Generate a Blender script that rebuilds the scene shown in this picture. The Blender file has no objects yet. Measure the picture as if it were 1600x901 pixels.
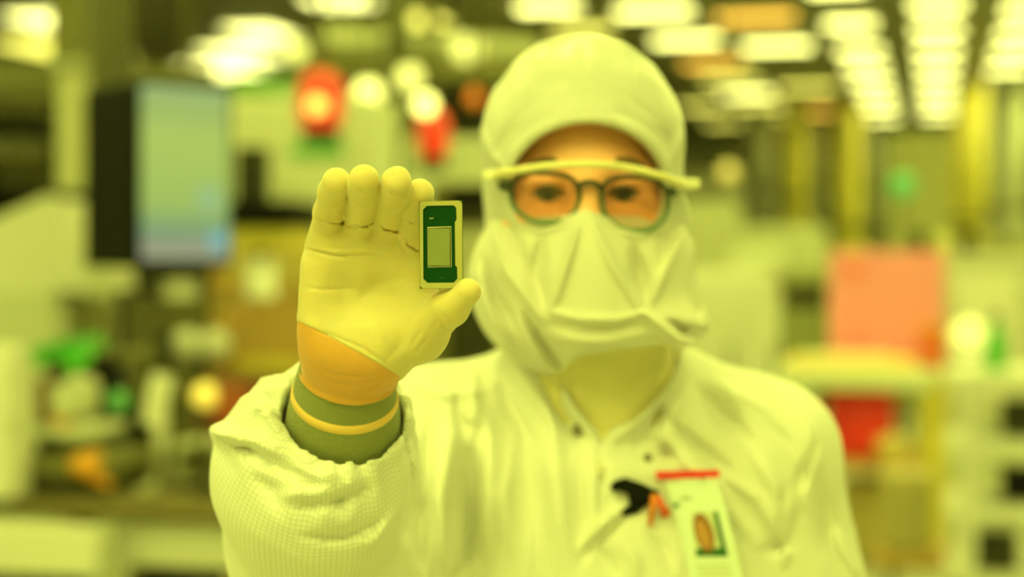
import bpy, bmesh, math, random
import numpy as np
from mathutils import Vector, Matrix, Euler

# ------------------------------------------------------------------ camera, world, exposure
scene = bpy.context.scene
COL = scene.collection
FPX = 60.0 / 36.0 * 1600.0          # focal length in pixels of the 1600 px frame
EYE = 1.54                          # camera height
HORIZON = 410.0                     # pixel row of the horizon
YAW = math.radians(-14.0)           # the bay runs 14 degrees to the right of the view

cam_data = bpy.data.cameras.new('camera')
cam_data.lens = 60.0
cam_data.sensor_width = 36.0
cam_data.shift_y = -(450.5 - HORIZON) / 1600.0
cam_data.clip_end = 200
cam_data.dof.use_dof = True
cam_data.dof.focus_distance = 1.075
cam_data.dof.aperture_fstop = 2.9
cam = bpy.data.objects.new('camera', cam_data)
cam.location = (0, 0, EYE)
cam.rotation_euler = (math.radians(90), 0, 0)
COL.objects.link(cam)
scene.camera = cam

LIGHT = (0.93, 1.0, 0.18)           # yellow litho-bay light
world = bpy.data.worlds.new('world')
scene.world = world
world.use_nodes = True
world.node_tree.nodes['Background'].inputs[0].default_value = (0.93, 1.0, 0.13, 1)
world.node_tree.nodes['Background'].inputs[1].default_value = 0.30
LAMP = 15.0                          # strength of a ceiling panel
scene.view_settings.view_transform = 'Standard'
scene.view_settings.look = 'None'
scene.view_settings.gamma = 1.0
scene.view_settings.use_curve_mapping = False
scene.view_settings.exposure = 0.38

# ------------------------------------------------------------------ helpers
def P(px, py, d):
    return np.array([(px - 800.0) / FPX * d, d, EYE + (HORIZON - py) / FPX * d])

def srgb(r, g, b):
    f = lambda c: (c / 255 / 12.92) if c / 255 <= 0.04045 else ((c / 255 + 0.055) / 1.055) ** 2.4
    return (f(r), f(g), f(b))

MATS = {}
def mat(name, col, rough=0.55, metal=0.0, bump=0.0, bscale=60.0, var=0.0, emit=None, estr=0.0, spec=0.5, coat=0.0):
    if name in MATS: return MATS[name]
    m = bpy.data.materials.new(name); m.use_nodes = True
    nt = m.node_tree; b = nt.nodes['Principled BSDF']
    b.inputs['Base Color'].default_value = (*col, 1)
    b.inputs['Roughness'].default_value = rough
    b.inputs['Metallic'].default_value = metal
    b.inputs['Specular IOR Level'].default_value = spec
    b.inputs['Coat Weight'].default_value = coat
    if emit:
        b.inputs['Emission Color'].default_value = (*emit, 1)
        b.inputs['Emission Strength'].default_value = estr
    if var > 0 or bump > 0:
        tc = nt.nodes.new('ShaderNodeTexCoord')
        nz = nt.nodes.new('ShaderNodeTexNoise'); nz.inputs['Scale'].default_value = bscale
        nz.inputs['Detail'].default_value = 4
        nt.links.new(tc.outputs['Object'], nz.inputs['Vector'])
        if var > 0:
            mx = nt.nodes.new('ShaderNodeMix'); mx.data_type = 'RGBA'
            mx.inputs[6].default_value = (*[c * (1 - var) for c in col], 1)
            mx.inputs[7].default_value = (*[min(1, c * (1 + var)) for c in col], 1)
            nt.links.new(nz.outputs['Fac'], mx.inputs[0])
            nt.links.new(mx.outputs[2], b.inputs['Base Color'])
        if bump > 0:
            bp = nt.nodes.new('ShaderNodeBump'); bp.inputs['Strength'].default_value = bump
            bp.inputs['Distance'].default_value = 0.002
            nt.links.new(nz.outputs['Fac'], bp.inputs['Height'])
            nt.links.new(bp.outputs['Normal'], b.inputs['Normal'])
    MATS[name] = m
    return m

def link(name, me, m, parent=None, smooth=False):
    o = bpy.data.objects.new(name, me); COL.objects.link(o)
    if m is not None and len(me.materials) == 0: me.materials.append(m)
    if smooth:
        me.polygons.foreach_set('use_smooth', [True] * len(me.polygons))
    if parent is not None: o.parent = parent
    return o

def tag(o, label, cat, group=None, kind=None):
    o['label'] = label
    if cat: o['category'] = cat
    if group: o['group'] = group
    if kind: o['kind'] = kind
    return o

def thing(name, label, cat, loc=(0, 0, 0), rz=0.0, group=None):
    o = bpy.data.objects.new(name, None); COL.objects.link(o)
    o.empty_display_size = 0.05
    o.location = [float(v) for v in loc]; o.rotation_euler = (0, 0, rz)
    return tag(o, label, cat, group)

def bm_mesh(name, bm):
    bmesh.ops.recalc_face_normals(bm, faces=bm.faces)
    me = bpy.data.meshes.new(name); bm.to_mesh(me); bm.free()
    return me

def box(name, c, s, m, parent=None, bev=0.0, rot=None):
    bm = bmesh.new(); bmesh.ops.create_cube(bm, size=1.0)
    bmesh.ops.scale(bm, vec=s, verts=bm.verts)
    if bev > 0:
        bmesh.ops.bevel(bm, geom=list(bm.edges), offset=min(bev, min(s) * 0.45), segments=2, affect='EDGES', profile=0.6)
    o = link(name, bm_mesh(name, bm), m, parent, smooth=False)
    o.location = [float(v) for v in c]
    if rot: o.rotation_euler = rot
    return o

def tube(name, pts, r, m, parent=None, n=12, closed=False, cap=True):
    """Swept round tube through pts; r is one radius or one for each point."""
    pts = [Vector([float(a) for a in p]) for p in pts]
    rs = r if isinstance(r, (list, tuple)) else [r] * len(pts)
    bm = bmesh.new(); rings = []
    up = None
    for i, p in enumerate(pts):
        if closed: t = (pts[(i + 1) % len(pts)] - pts[i - 1])
        else: t = pts[min(i + 1, len(pts) - 1)] - pts[max(i - 1, 0)]
        t.normalize()
        if up is None:
            up = t.orthogonal().normalized()
        up = (up - t * up.dot(t)).normalized()
        b = t.cross(up)
        rings.append([bm.verts.new(p + (up * math.cos(2 * math.pi * k / n) + b * math.sin(2 * math.pi * k / n)) * rs[i]) for k in range(n)])
    m_ = len(rings) if closed else len(rings) - 1
    for i in range(m_):
        A, B = rings[i], rings[(i + 1) % len(rings)]
        for k in range(n):
            bm.faces.new((A[k], A[(k + 1) % n], B[(k + 1) % n], B[k]))
    if cap and not closed:
        bm.faces.new(rings[0][::-1]); bm.faces.new(rings[-1])
    return link(name, bm_mesh(name, bm), m, parent, smooth=True)

def lathe(name, prof, m, parent=None, n=24, loc=(0, 0, 0), rot=None):
    """prof: (radius, height) from bottom to top, turned about local z."""
    bm = bmesh.new(); rings = []
    for (r, z) in prof:
        if r < 1e-6: rings.append([bm.verts.new((0, 0, z))])
        else: rings.append([bm.verts.new((r * math.cos(2 * math.pi * k / n), r * math.sin(2 * math.pi * k / n), z)) for k in range(n)])
    for A, B in zip(rings, rings[1:]):
        for k in range(n):
            if len(A) == 1 and len(B) == 1: continue
            if len(A) == 1: bm.faces.new((A[0], B[k], B[(k + 1) % n]))
            elif len(B) == 1: bm.faces.new((A[k], A[(k + 1) % n], B[0]))
            else: bm.faces.new((A[k], A[(k + 1) % n], B[(k + 1) % n], B[k]))
    if len(rings[0]) > 1: bm.faces.new(rings[0][::-1])
    if len(rings[-1]) > 1: bm.faces.new(rings[-1])
    o = link(name, bm_mesh(name, bm), m, parent, smooth=True)
    mod = o.modifiers.new('edge', 'EDGE_SPLIT'); mod.split_angle = math.radians(35)
    o.location = [float(v) for v in loc]
    if rot: o.rotation_euler = rot
    return o

def slab(name, outline, y0, y1, m, parent=None, holes=()):
    """Prism: outline in (x, z), from depth y0 to y1."""
    bm = bmesh.new()
    def loop(pts, y): 
        vs = [bm.verts.new((x, y, z)) for x, z in pts]
        return [bm.edges.new((vs[i], vs[(i + 1) % len(vs)])) for i in range(len(vs))]
    es = []
    for pts in [outline, *holes]: es += loop(pts, y0)
    bmesh.ops.triangle_fill(bm, use_beauty=True, edges=es)
    r = bmesh.ops.extrude_face_region(bm, geom=list(bm.faces))
    bmesh.ops.translate(bm, vec=(0, y1 - y0, 0), verts=[v for v in r['geom'] if isinstance(v, bmesh.types.BMVert)])
    return link(name, bm_mesh(name, bm), m, parent)

# ------------------------------------------------------------------ implicit surfaces -> meshes
def smin(a, b, k):
    h = np.clip(0.5 + 0.5 * (b - a) / k, 0, 1)
    return b + (a - b) * h - k * h * (1 - h)
def smax(a, b, k): return -smin(-a, -b, k)
def rc(p, a, b, ra, rb):
    a = np.asarray(a, np.float32); ba = np.asarray(b, np.float32) - a
    t = np.clip(((p - a) @ ba) / float(ba @ ba), 0, 1)
    q = p - a - t[:, None] * ba
    return np.sqrt((q * q).sum(1)) - (ra + (rb - ra) * t)
def ell(p, c, r):
    r = np.asarray(r, np.float32); q = (p - np.asarray(c, np.float32))
    k0 = np.sqrt(((q / r) ** 2).sum(1)); k1 = np.sqrt(((q / (r * r)) ** 2).sum(1))
    return k0 * (k0 - 1) / np.maximum(k1, 1e-6)
def hsh(i, j, k, s):
    n = np.sin(i * 127.1 + j * 311.7 + k * 74.7 + s * 19.19) * 43758.5453
    return n - np.floor(n)
def noise(p, sc, seed=0):
    q = p.astype(np.float64) * np.asarray(sc, np.float64); i = np.floor(q); f = q - i; f = f * f * (3 - 2 * f)
    v = 0
    for dx in (0, 1):
        for dy in (0, 1):
            for dz in (0, 1):
                w = (f[:, 0] if dx else 1 - f[:, 0]) * (f[:, 1] if dy else 1 - f[:, 1]) * (f[:, 2] if dz else 1 - f[:, 2])
                v = v + w * hsh(i[:, 0] + dx, i[:, 1] + dy, i[:, 2] + dz, seed)
    return (v * 2 - 1).astype(np.float32)
def pix(p):
    return 800 + p[:, 0] / p[:, 1] * FPX, HORIZON - (p[:, 2] - EYE) / p[:, 1] * FPX
def folds(p, lines):
    """Sum of soft ridges (amp > 0) and creases (amp < 0) that follow polylines on the front of the cloth."""
    u, v = pix(p); out = np.zeros(len(p), np.float32)
    for pts, w, amp in lines:
        best = np.full(len(p), 1e9, np.float32); env = np.zeros(len(p), np.float32)
        n = len(pts) - 1
        for k in range(n):
            (x0, y0), (x1, y1) = pts[k], pts[k + 1]
            dx, dy = x1 - x0, y1 - y0
            t = np.clip(((u - x0) * dx + (v - y0) * dy) / (dx * dx + dy * dy), 0, 1)
            # the fold thins out towards its two ends
            s = (k + t) / n; ww = w * (0.35 + 0.65 * np.sin(np.pi * np.clip(s, 0.03, 0.97)))
            dist = ((u - x0 - t * dx) ** 2 + (v - y0 - t * dy) ** 2) / (ww * ww)
            env = np.where(dist < best, np.sin(np.pi * np.clip(s, 0.02, 0.98)) ** 0.6, env)
            best = np.minimum(best, dist)
        out += amp * env * np.exp(-np.minimum(best, 40))
    return out

CELL = [(0,0,0),(1,0,0),(0,1,0),(1,1,0),(0,0,1),(1,0,1),(0,1,1),(1,1,1)]
EDGE = [(0,1),(2,3),(4,5),(6,7),(0,2),(1,3),(4,6),(5,7),(0,4),(1,5),(2,6),(3,7)]
def sdf_mesh(name, f, lo, hi, h, m, parent=None, slack=1.7):
    lo = np.asarray(lo, np.float64); B = 8
    nb = np.ceil((np.asarray(hi) - lo) / (h * B)).astype(int)
    N = nb * B
    g = np.stack(np.meshgrid(*[np.arange(n) for n in nb], indexing='ij'), -1).reshape(-1, 3)
    ctr = (lo + (g * B + (B - 1) / 2) * h).astype(np.float32)
    fc = f(ctr)
    act = np.abs(fc) < h * B * 0.87 * slack + 0.006
    F = np.repeat(np.repeat(np.repeat(np.where(fc < 0, -1., 1.).astype(np.float32).reshape(nb), B, 0), B, 1), B, 2)
    loc = np.stack(np.meshgrid(*[np.arange(B)] * 3, indexing='ij'), -1).reshape(-1, 3)
    ga = g[act]
    CH = 600
    for s in range(0, len(ga), CH):
        idx = (ga[s:s + CH, None, :] * B + loc[None]).reshape(-1, 3)
        F[idx[:, 0], idx[:, 1], idx[:, 2]] = f((lo + idx * h).astype(np.float32))
    F[0], F[-1] = 1, 1; F[:, 0] = 1; F[:, -1] = 1; F[:, :, 0] = 1; F[:, :, -1] = 1
    S = F < 0
    cnt = np.zeros(tuple(N - 1), np.int8)
    sl = lambda o, n: slice(o, n - 1 + o)
    for o in CELL: cnt += S[sl(o[0], N[0]), sl(o[1], N[1]), sl(o[2], N[2])]
    ci = np.argwhere((cnt > 0) & (cnt < 8))
    vid = np.full(tuple(N - 1), -1, np.int32)
    vid[ci[:, 0], ci[:, 1], ci[:, 2]] = np.arange(len(ci))
    val = np.stack([F[ci[:, 0] + o[0], ci[:, 1] + o[1], ci[:, 2] + o[2]] for o in CELL], 1)
    acc = np.zeros((len(ci), 3)); n = np.zeros(len(ci))
    for a, b in EDGE:
        va, vb = val[:, a], val[:, b]; mk = (va < 0) != (vb < 0)
        t = np.where(mk, va / np.where(mk, va - vb, 1), 0)
        pa, pb = np.array(CELL[a]), np.array(CELL[b])
        acc += mk[:, None] * (pa + t[:, None] * (pb - pa)); n += mk
    V = lo + (ci + acc / n[:, None]) * h
    Q = []
    for ax in range(3):
        o = [0, 0, 0]; o[ax] = 1
        A = S[:N[0] - o[0], :N[1] - o[1], :N[2] - o[2]]; Bs = S[o[0]:, o[1]:, o[2]:]
        e = np.argwhere(A != Bs)
        u, w = (ax + 1) % 3, (ax + 2) % 3
        e = e[(e[:, u] > 0) & (e[:, w] > 0) & (e < (N - 1)).all(1)]
        du = np.zeros(3, int); du[u] = 1; dw = np.zeros(3, int); dw[w] = 1
        c = [e, e - du, e - du - dw, e - dw]
        q = np.stack([vid[x[:, 0], x[:, 1], x[:, 2]] for x in c], 1)
        inside = A[e[:, 0], e[:, 1], e[:, 2]]
        q[~inside] = q[~inside][:, ::-1]
        Q.append(q)
    Q = np.concatenate(Q); Q = Q[(Q >= 0).all(1)]
    me = bpy.data.meshes.new(name)
    me.vertices.add(len(V)); me.vertices.foreach_set('co', V.astype(np.float32).ravel())
    me.loops.add(len(Q) * 4); me.loops.foreach_set('vertex_index', Q.astype(np.int32).ravel())
    me.polygons.add(len(Q)); me.polygons.foreach_set('loop_start', np.arange(0, len(Q) * 4, 4, dtype=np.int32))
    me.polygons.foreach_set('use_smooth', np.ones(len(Q), bool))
    me.update(calc_edges=True)
    o = link(name, me, m, parent)
    return o, V
# ------------------------------------------------------------------ the bay: floor, ceiling, walls
H = 4.20
DV = Vector((math.sin(-YAW), math.cos(-YAW), 0)); UV = Vector((math.cos(-YAW), -math.sin(-YAW), 0))
def room(u, v, z=0.0):
    p = UV * u + DV * v
    return (p.x, p.y, z)
def struct(o): o['kind'] = 'structure'; return o

def tile_mat(name, ca, cb, sx, sy, joint):
    m = bpy.data.materials.new(name); m.use_nodes = True; nt = m.node_tree; b = nt.nodes['Principled BSDF']
    tc = nt.nodes.new('ShaderNodeTexCoord'); br = nt.nodes.new('ShaderNodeTexBrick')
    br.offset = 0; br.inputs['Scale'].default_value = 1.0
    br.inputs['Brick Width'].default_value = sx; br.inputs['Row Height'].default_value = sy
    br.inputs['Mortar Size'].default_value = joint
    br.inputs['Color1'].default_value = (*ca, 1); br.inputs['Color2'].default_value = (*[c * 0.93 for c in ca], 1)
    br.inputs['Mortar'].default_value = (*cb, 1)
    nt.links.new(tc.outputs['Object'], br.inputs['Vector']); nt.links.new(br.outputs['Color'], b.inputs['Base Color'])
    b.inputs['Roughness'].default_value = 0.45
    return m
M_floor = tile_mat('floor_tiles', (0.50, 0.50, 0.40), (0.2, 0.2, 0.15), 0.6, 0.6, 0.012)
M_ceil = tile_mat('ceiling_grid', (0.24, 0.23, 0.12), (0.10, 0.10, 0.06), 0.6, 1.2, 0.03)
M_wall = mat('wall_panel', (0.60, 0.60, 0.42), 0.6, var=0.1, bscale=2)
c = room(-5, 16); o = struct(box('floor', (c[0], c[1], -0.05), (30, 48, 0.10), M_floor, rot=(0, 0, YAW)))
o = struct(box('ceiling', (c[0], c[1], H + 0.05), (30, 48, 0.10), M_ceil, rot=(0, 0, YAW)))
c = room(-5, 39.9); struct(box('wall_back', (c[0], c[1], H / 2), (30, 0.2, H), M_wall, rot=(0, 0, YAW)))
c = room(-19.9, 16); struct(box('wall_left', (c[0], c[1], H / 2), (0.2, 48, H), M_wall, rot=(0, 0, YAW)))
c = room(9.9, 16); struct(box('wall_right', (c[0], c[1], H / 2), (0.2, 48, H), M_wall, rot=(0, 0, YAW)))
c = room(-5, -7.9); struct(box('wall_front', (c[0], c[1], H / 2), (30, 0.2, H), mat('wall_white', (0.82, 0.82, 0.70), 0.6), rot=(0, 0, YAW)))

# ------------------------------------------------------------------ ceiling lights
M_frame = mat('lamp_frame', (0.55, 0.52, 0.35), 0.5)
M_lamp = mat('lamp_diffuser', (0.8, 0.8, 0.7), 0.5, emit=LIGHT, estr=LAMP)
M_far = mat('lamp_far', (0.8, 0.8, 0.7), 0.5, emit=(1.0, 1.0, 0.26), estr=3.6)
M_dim = mat('lamp_dim', (0.8, 0.8, 0.7), 0.5, emit=(1.0, 0.95, 0.14), estr=1.7)
M_amber = mat('lamp_amber', (0.8, 0.6, 0.3), 0.5, emit=(1.0, 0.55, 0.06), estr=1.9)
M_hot = mat('lamp_hot', (0.8, 0.8, 0.7), 0.5, emit=(1.0, 1.0, 0.30), estr=3.0)
_lamp_cache = {}
def ceiling_light(px=None, py=None, uv=None, m=None, label='', group=None, w=0.62, l=0.62, z=H):
    m = m or M_far
    if uv is None:
        d = (z - 0.06 - EYE) * FPX / (HORIZON - py); x, y, _ = P(px, py, d)
    else: x, y, _ = room(*uv)
    t = thing('ceiling_light', label, 'ceiling light', (x, y, z - 0.07), YAW, group)
    key = (m.name, w, l)
    if key not in _lamp_cache:
        fr = box('frame', (0, 0, 0.035), (w + 0.06, l + 0.06, 0.07), M_frame, t, 0.01)
        df = box('diffuser', (0, 0, -0.012), (w, l, 0.024), m, t, 0.008)
        _lamp_cache[key] = (fr.data, df.data)
    else:
        for nm, me, zz in (('frame', _lamp_cache[key][0], 0.035), ('diffuser', _lamp_cache[key][1], -0.012)):
            k = bpy.data.objects.new(nm, me); COL.objects.link(k); k.parent = t; k.location = (0, 0, zz)
    return t
ORD = ['nearest', 'second', 'third', 'fourth', 'fifth', 'sixth', 'seventh', 'eighth', 'ninth', 'tenth']
def row(u, pys, nm, mats=None, w=0.52):
    for i, py in enumerate(pys):
        d = (H - 0.06 - EYE) * FPX / (HORIZON - py)
        # pixel column of a point u to the side of the vanishing line
        px = 800 + FPX * math.tan(-YAW) + u * FPX / d
        m = (mats or {}).get(i, M_far)
        tone = {'lamp_far': 'pale', 'lamp_dim': 'dim yellow', 'lamp_amber': 'amber', 'lamp_hot': 'bright'}[m.name]
        ceiling_light(px, py, None, m, f'{tone} square ceiling light, {ORD[i]} in the {nm}', 'ceiling lights in rows down the bay', w, 0.38)
YS = [5, 45, 77, 103, 126, 146, 163, 178]
row(0.0, YS, 'row above the grey cabinet and yellow post')
row(-0.95, [-22, 35, 77, 103, 126, 146, 163, 181], 'row just right of the yellow pipes')
row(0.95, [12, 50, 80, 105, 126, 146, 163, 178], 'row at the right edge of the picture')
row(-1.92, [25, 70, 135, 172], 'mixed row above the yellow pipes', {0: M_amber, 2: M_dim, 3: M_amber}, 0.8)
row(-2.92, [15, 60, 97, 122, 145, 163, 180], 'row running behind the hood to the right', {2: M_amber, 3: M_dim, 5: M_dim, 6: M_dim}, 0.75)
row(-3.95, [8, 45, 165, 190], 'row above the white hood', {1: M_dim, 2: M_dim, 3: M_dim}, 0.62)
for (px, py, m, w, l, lab) in ((75, 30, M_hot, 0.55, 0.9, 'bright ceiling light at the upper left corner'), (80, 72, M_dim, 0.9, 1.2, 'dim ceiling light below the bright corner one'),
        (410, 50, M_hot, 0.55, 1.0, 'bright ceiling light, topmost of the three above the monitor'), (376, 82, M_hot, 0.65, 1.2, 'bright ceiling light, middle of the three above the monitor'),
        (348, 107, M_hot, 0.75, 1.3, 'bright ceiling light, lowest of the three above the monitor'), (182, 88, M_dim, 0.3, 0.5, 'small dim ceiling light left of the monitor'),
        (530, -2, M_hot, 0.6, 0.6, 'bright ceiling light cut by the top edge above the red beacon'), (655, 28, M_dim, 0.5, 0.8, 'dim ceiling light left of the white hood near the top edge')):
    ceiling_light(px, py, None, m, lab, 'ceiling lights over the left side of the bay', w, l)
for u in (-5.4, -3.2, -1.0, 1.2, 3.4):
    for v in (-3.6, -0.7, 3.0, 6.6, 9.6, 12.6):
        ceiling_light(uv=(u, v), m=M_lamp, label='unseen flush ceiling light panel overhead, above the top edge of the picture', group='ceiling lights overhead', w=0.6, l=1.2)
for u in (2.1, 3.9, 5.7):  # unseen panels added to brighten the far end of the bay
    for v in (16.0, 19.0, 22.0, 25.0, 28.0, 31.0):
        ceiling_light(uv=(u, v), m=M_lamp, label='added flush ceiling light panel further down the bay, unseen beyond the right edge of the picture', group='added ceiling lights beyond the right edge', w=0.6, l=1.2)
for i, (u, v) in enumerate([(-2.1, -2.2), (0.1, -2.2), (-7.9, 4.0), (-7.9, 7.5), (-7.9, 11.0), (-10.5, 6.0), (-10.5, 11.0)]):  # the first two are out of view, added to brighten the face
    ceiling_light(uv=(u, v), m=M_lamp, label='unseen flush ceiling light panel overhead, above the top edge of the picture', group='ceiling lights overhead', w=0.6, l=1.2)
# ------------------------------------------------------------------ the person
def adopt(o, root):
    o.parent = root
    o.matrix_parent_inverse = (Matrix.Translation(root.location) @ root.rotation_euler.to_matrix().to_4x4()).inverted()
    return o

person = thing('person', 'person in white hooded cleanroom coverall, face veil and gloves, holding up a small chip', 'person', (0.08, 1.55, 0.0))

def cloth_mat(name, col, grid=False, rough=0.62, bump=0.35, bscale=55, sss=0.0, trans=0.0):
    m = bpy.data.materials.new(name); m.use_nodes = True
    nt = m.node_tree; b = nt.nodes['Principled BSDF']
    b.inputs['Roughness'].default_value = rough
    b.inputs['Specular IOR Level'].default_value = 0.35
    b.inputs['Base Color'].default_value = (*col, 1)
    b.inputs['Sheen Weight'].default_value = 0.15
    L = nt.links.new
    tc = nt.nodes.new('ShaderNodeTexCoord')
    nz = nt.nodes.new('ShaderNodeTexNoise'); nz.inputs['Scale'].default_value = bscale; nz.inputs['Detail'].default_value = 5
    L(tc.outputs['Object'], nz.inputs['Vector'])
    bp = nt.nodes.new('ShaderNodeBump'); bp.inputs['Strength'].default_value = bump; bp.inputs['Distance'].default_value = 0.003
    L(nz.outputs['Fac'], bp.inputs['Height'])
    L(bp.outputs['Normal'], b.inputs['Normal'])
    if grid:                                        # woven-in conductive thread grid of the garment
        at = nt.nodes.new('ShaderNodeAttribute'); at.attribute_name = 'cloth'
        sep = nt.nodes.new('ShaderNodeSeparateXYZ'); L(at.outputs['Vector'], sep.inputs[0])
        outs = []
        for ax in (0, 1):
            mu = nt.nodes.new('ShaderNodeMath'); mu.operation = 'MULTIPLY'; mu.inputs[1].default_value = 1 / 0.0034
            L(sep.outputs[ax], mu.inputs[0])
            fr = nt.nodes.new('ShaderNodeMath'); fr.operation = 'FRACT'; L(mu.outputs[0], fr.inputs[0])
            lt = nt.nodes.new('ShaderNodeMath'); lt.operation = 'LESS_THAN'; lt.inputs[1].default_value = 0.22
            L(fr.outputs[0], lt.inputs[0]); outs.append(lt)
        mxm = nt.nodes.new('ShaderNodeMath'); mxm.operation = 'MAXIMUM'
        L(outs[0].outputs[0], mxm.inputs[0]); L(outs[1].outputs[0], mxm.inputs[1])
        sc = nt.nodes.new('ShaderNodeMath'); sc.operation = 'MULTIPLY'; sc.inputs[1].default_value = 0.55
        L(mxm.outputs[0], sc.inputs[0])
        mx = nt.nodes.new('ShaderNodeMix'); mx.data_type = 'RGBA'
        mx.inputs[6].default_value = (*col, 1); mx.inputs[7].default_value = (col[0] * 0.66, col[1] * 0.66, col[2] * 0.62, 1)
        L(sc.outputs[0], mx.inputs[0]); L(mx.outputs[2], b.inputs['Base Color'])
    if sss > 0:
        b.inputs['Subsurface Weight'].default_value = sss; b.inputs['Subsurface Radius'].default_value = (1.0, 0.45, 0.12); b.inputs['Subsurface Scale'].default_value = 0.006
    if trans > 0:
        tl = nt.nodes.new('ShaderNodeBsdfTranslucent'); tl.inputs['Color'].default_value = (*col, 1)
        ms = nt.nodes.new('ShaderNodeMixShader'); ms.inputs[0].default_value = trans
        L(b.outputs[0], ms.inputs[1]); L(tl.outputs[0], ms.inputs[2])
        L(ms.outputs[0], nt.nodes['Material Output'].inputs['Surface'])
    return m

M_suit = cloth_mat('suit_cloth', (0.80, 0.79, 0.72), grid=True)
M_hood = cloth_mat('hood_cloth', (0.63, 0.62, 0.58), bscale=70, bump=0.3, rough=0.36)
M_veil = cloth_mat('veil_cloth', (0.67, 0.65, 0.57), bscale=40, bump=0.25)
M_glove = cloth_mat('glove_latex', (0.68, 0.57, 0.25), rough=0.45, bump=0.10, bscale=260, sss=0.6)
M_inner = cloth_mat('inner_glove', (0.68, 0.34, 0.07), rough=0.5, bump=0.12, bscale=200)
M_bib = cloth_mat('bib_cloth', (0.80, 0.72, 0.36), bscale=60, bump=0.25)
M_knit = cloth_mat('knit_cuff', (0.26, 0.28, 0.10), rough=0.8, bump=0.5, bscale=420)
M_stripe = cloth_mat('cuff_stripe', (0.86, 0.55, 0.16), rough=0.7, bump=0.2, bscale=300)
M_skin = cloth_mat('skin', (0.97, 0.48, 0.25), rough=0.4, bump=0.08, bscale=180)

# ---- key joints
W = P(541, 580, 1.14)                 # where the glove ends on the forearm
E = P(520, 950, 1.335)                # raised elbow
FA = (E - W) / np.linalg.norm(E - W)  # forearm direction, hand to elbow
SR = np.array([-0.068, 1.545, 1.372]) # shoulder of the raised arm
SL = np.array([0.222, 1.555, 1.362])  # other shoulder
EL = np.array([0.300, 1.575, 1.08])
WL = np.array([0.285, 1.47, 0.84])
HC = np.array([0.0615, 1.505, 1.643]) # head centre

# ---- the big shapes of the garments, which the body stays inside of
def f_hood_outer(p):
    d = ell(p, HC + [0, 0, 0], (0.0905, 0.112, 0.097))
    d = smin(d, ell(p, (0.064, 1.505, 1.565), (0.088, 0.093, 0.085)), 0.03)
    d = smin(d, rc(p, (0.068, 1.525, 1.54), (0.080, 1.548, 1.395), 0.070, 0.066), 0.03)
    return d
def torso(p):
    z = p[:, 2]
    zs = [0.70, 0.85, 0.95, 1.10, 1.25, 1.36, 1.42, 1.46, 1.50]
    a = np.interp(z, zs, [0.165, 0.185, 0.185, 0.178, 0.182, 0.165, 0.125, 0.075, 0.06]).astype(np.float32)
    b = np.interp(z, zs, [0.12, 0.135, 0.132, 0.125, 0.128, 0.108, 0.086, 0.066, 0.06]).astype(np.float32)
    x = (p[:, 0] - 0.078) / a; y = (p[:, 1] - 1.565) / b
    k = np.sqrt(x * x + y * y)
    d = (k - 1) * np.minimum(a, b)
    return np.maximum(d, np.maximum(z - 1.475, 0.72 - z))
def suit_base(p):
    d = torso(p)
    nb = np.array([0.078, 1.56, 1.435])
    d = smin(d, rc(p, nb, SL, 0.05, 0.070), 0.03)
    d = smin(d, rc(p, nb - [0.0, 0, 0.0], SR, 0.05, 0.068), 0.03)
    d = smin(d, rc(p, SL, EL, 0.072, 0.068), 0.03)
    d = smin(d, rc(p, EL, WL, 0.066, 0.042), 0.02)
    return d
def neck_hole(p):
    d = np.minimum(np.sqrt(((p[:, 0] - 0.082) / 0.070) ** 2 + ((p[:, 1] - 1.545) / 0.072) ** 2) - 1, 1) * 0.07
    return np.maximum(d, 1.40 - p[:, 2])
def veil_solid(p):
    d = ell(p, (0.0635, 1.495, 1.525), (0.102, 0.108, 0.088))
    d = smin(d, rc(p, HC + [0, -0.105, -0.072], (0.066, 1.412, 1.50), 0.010, 0.030), 0.035)     # tent over the nose
    return smin(d, ell(p, (0.115, 1.45, 1.487), (0.052, 0.055, 0.018)), 0.03)
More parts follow.
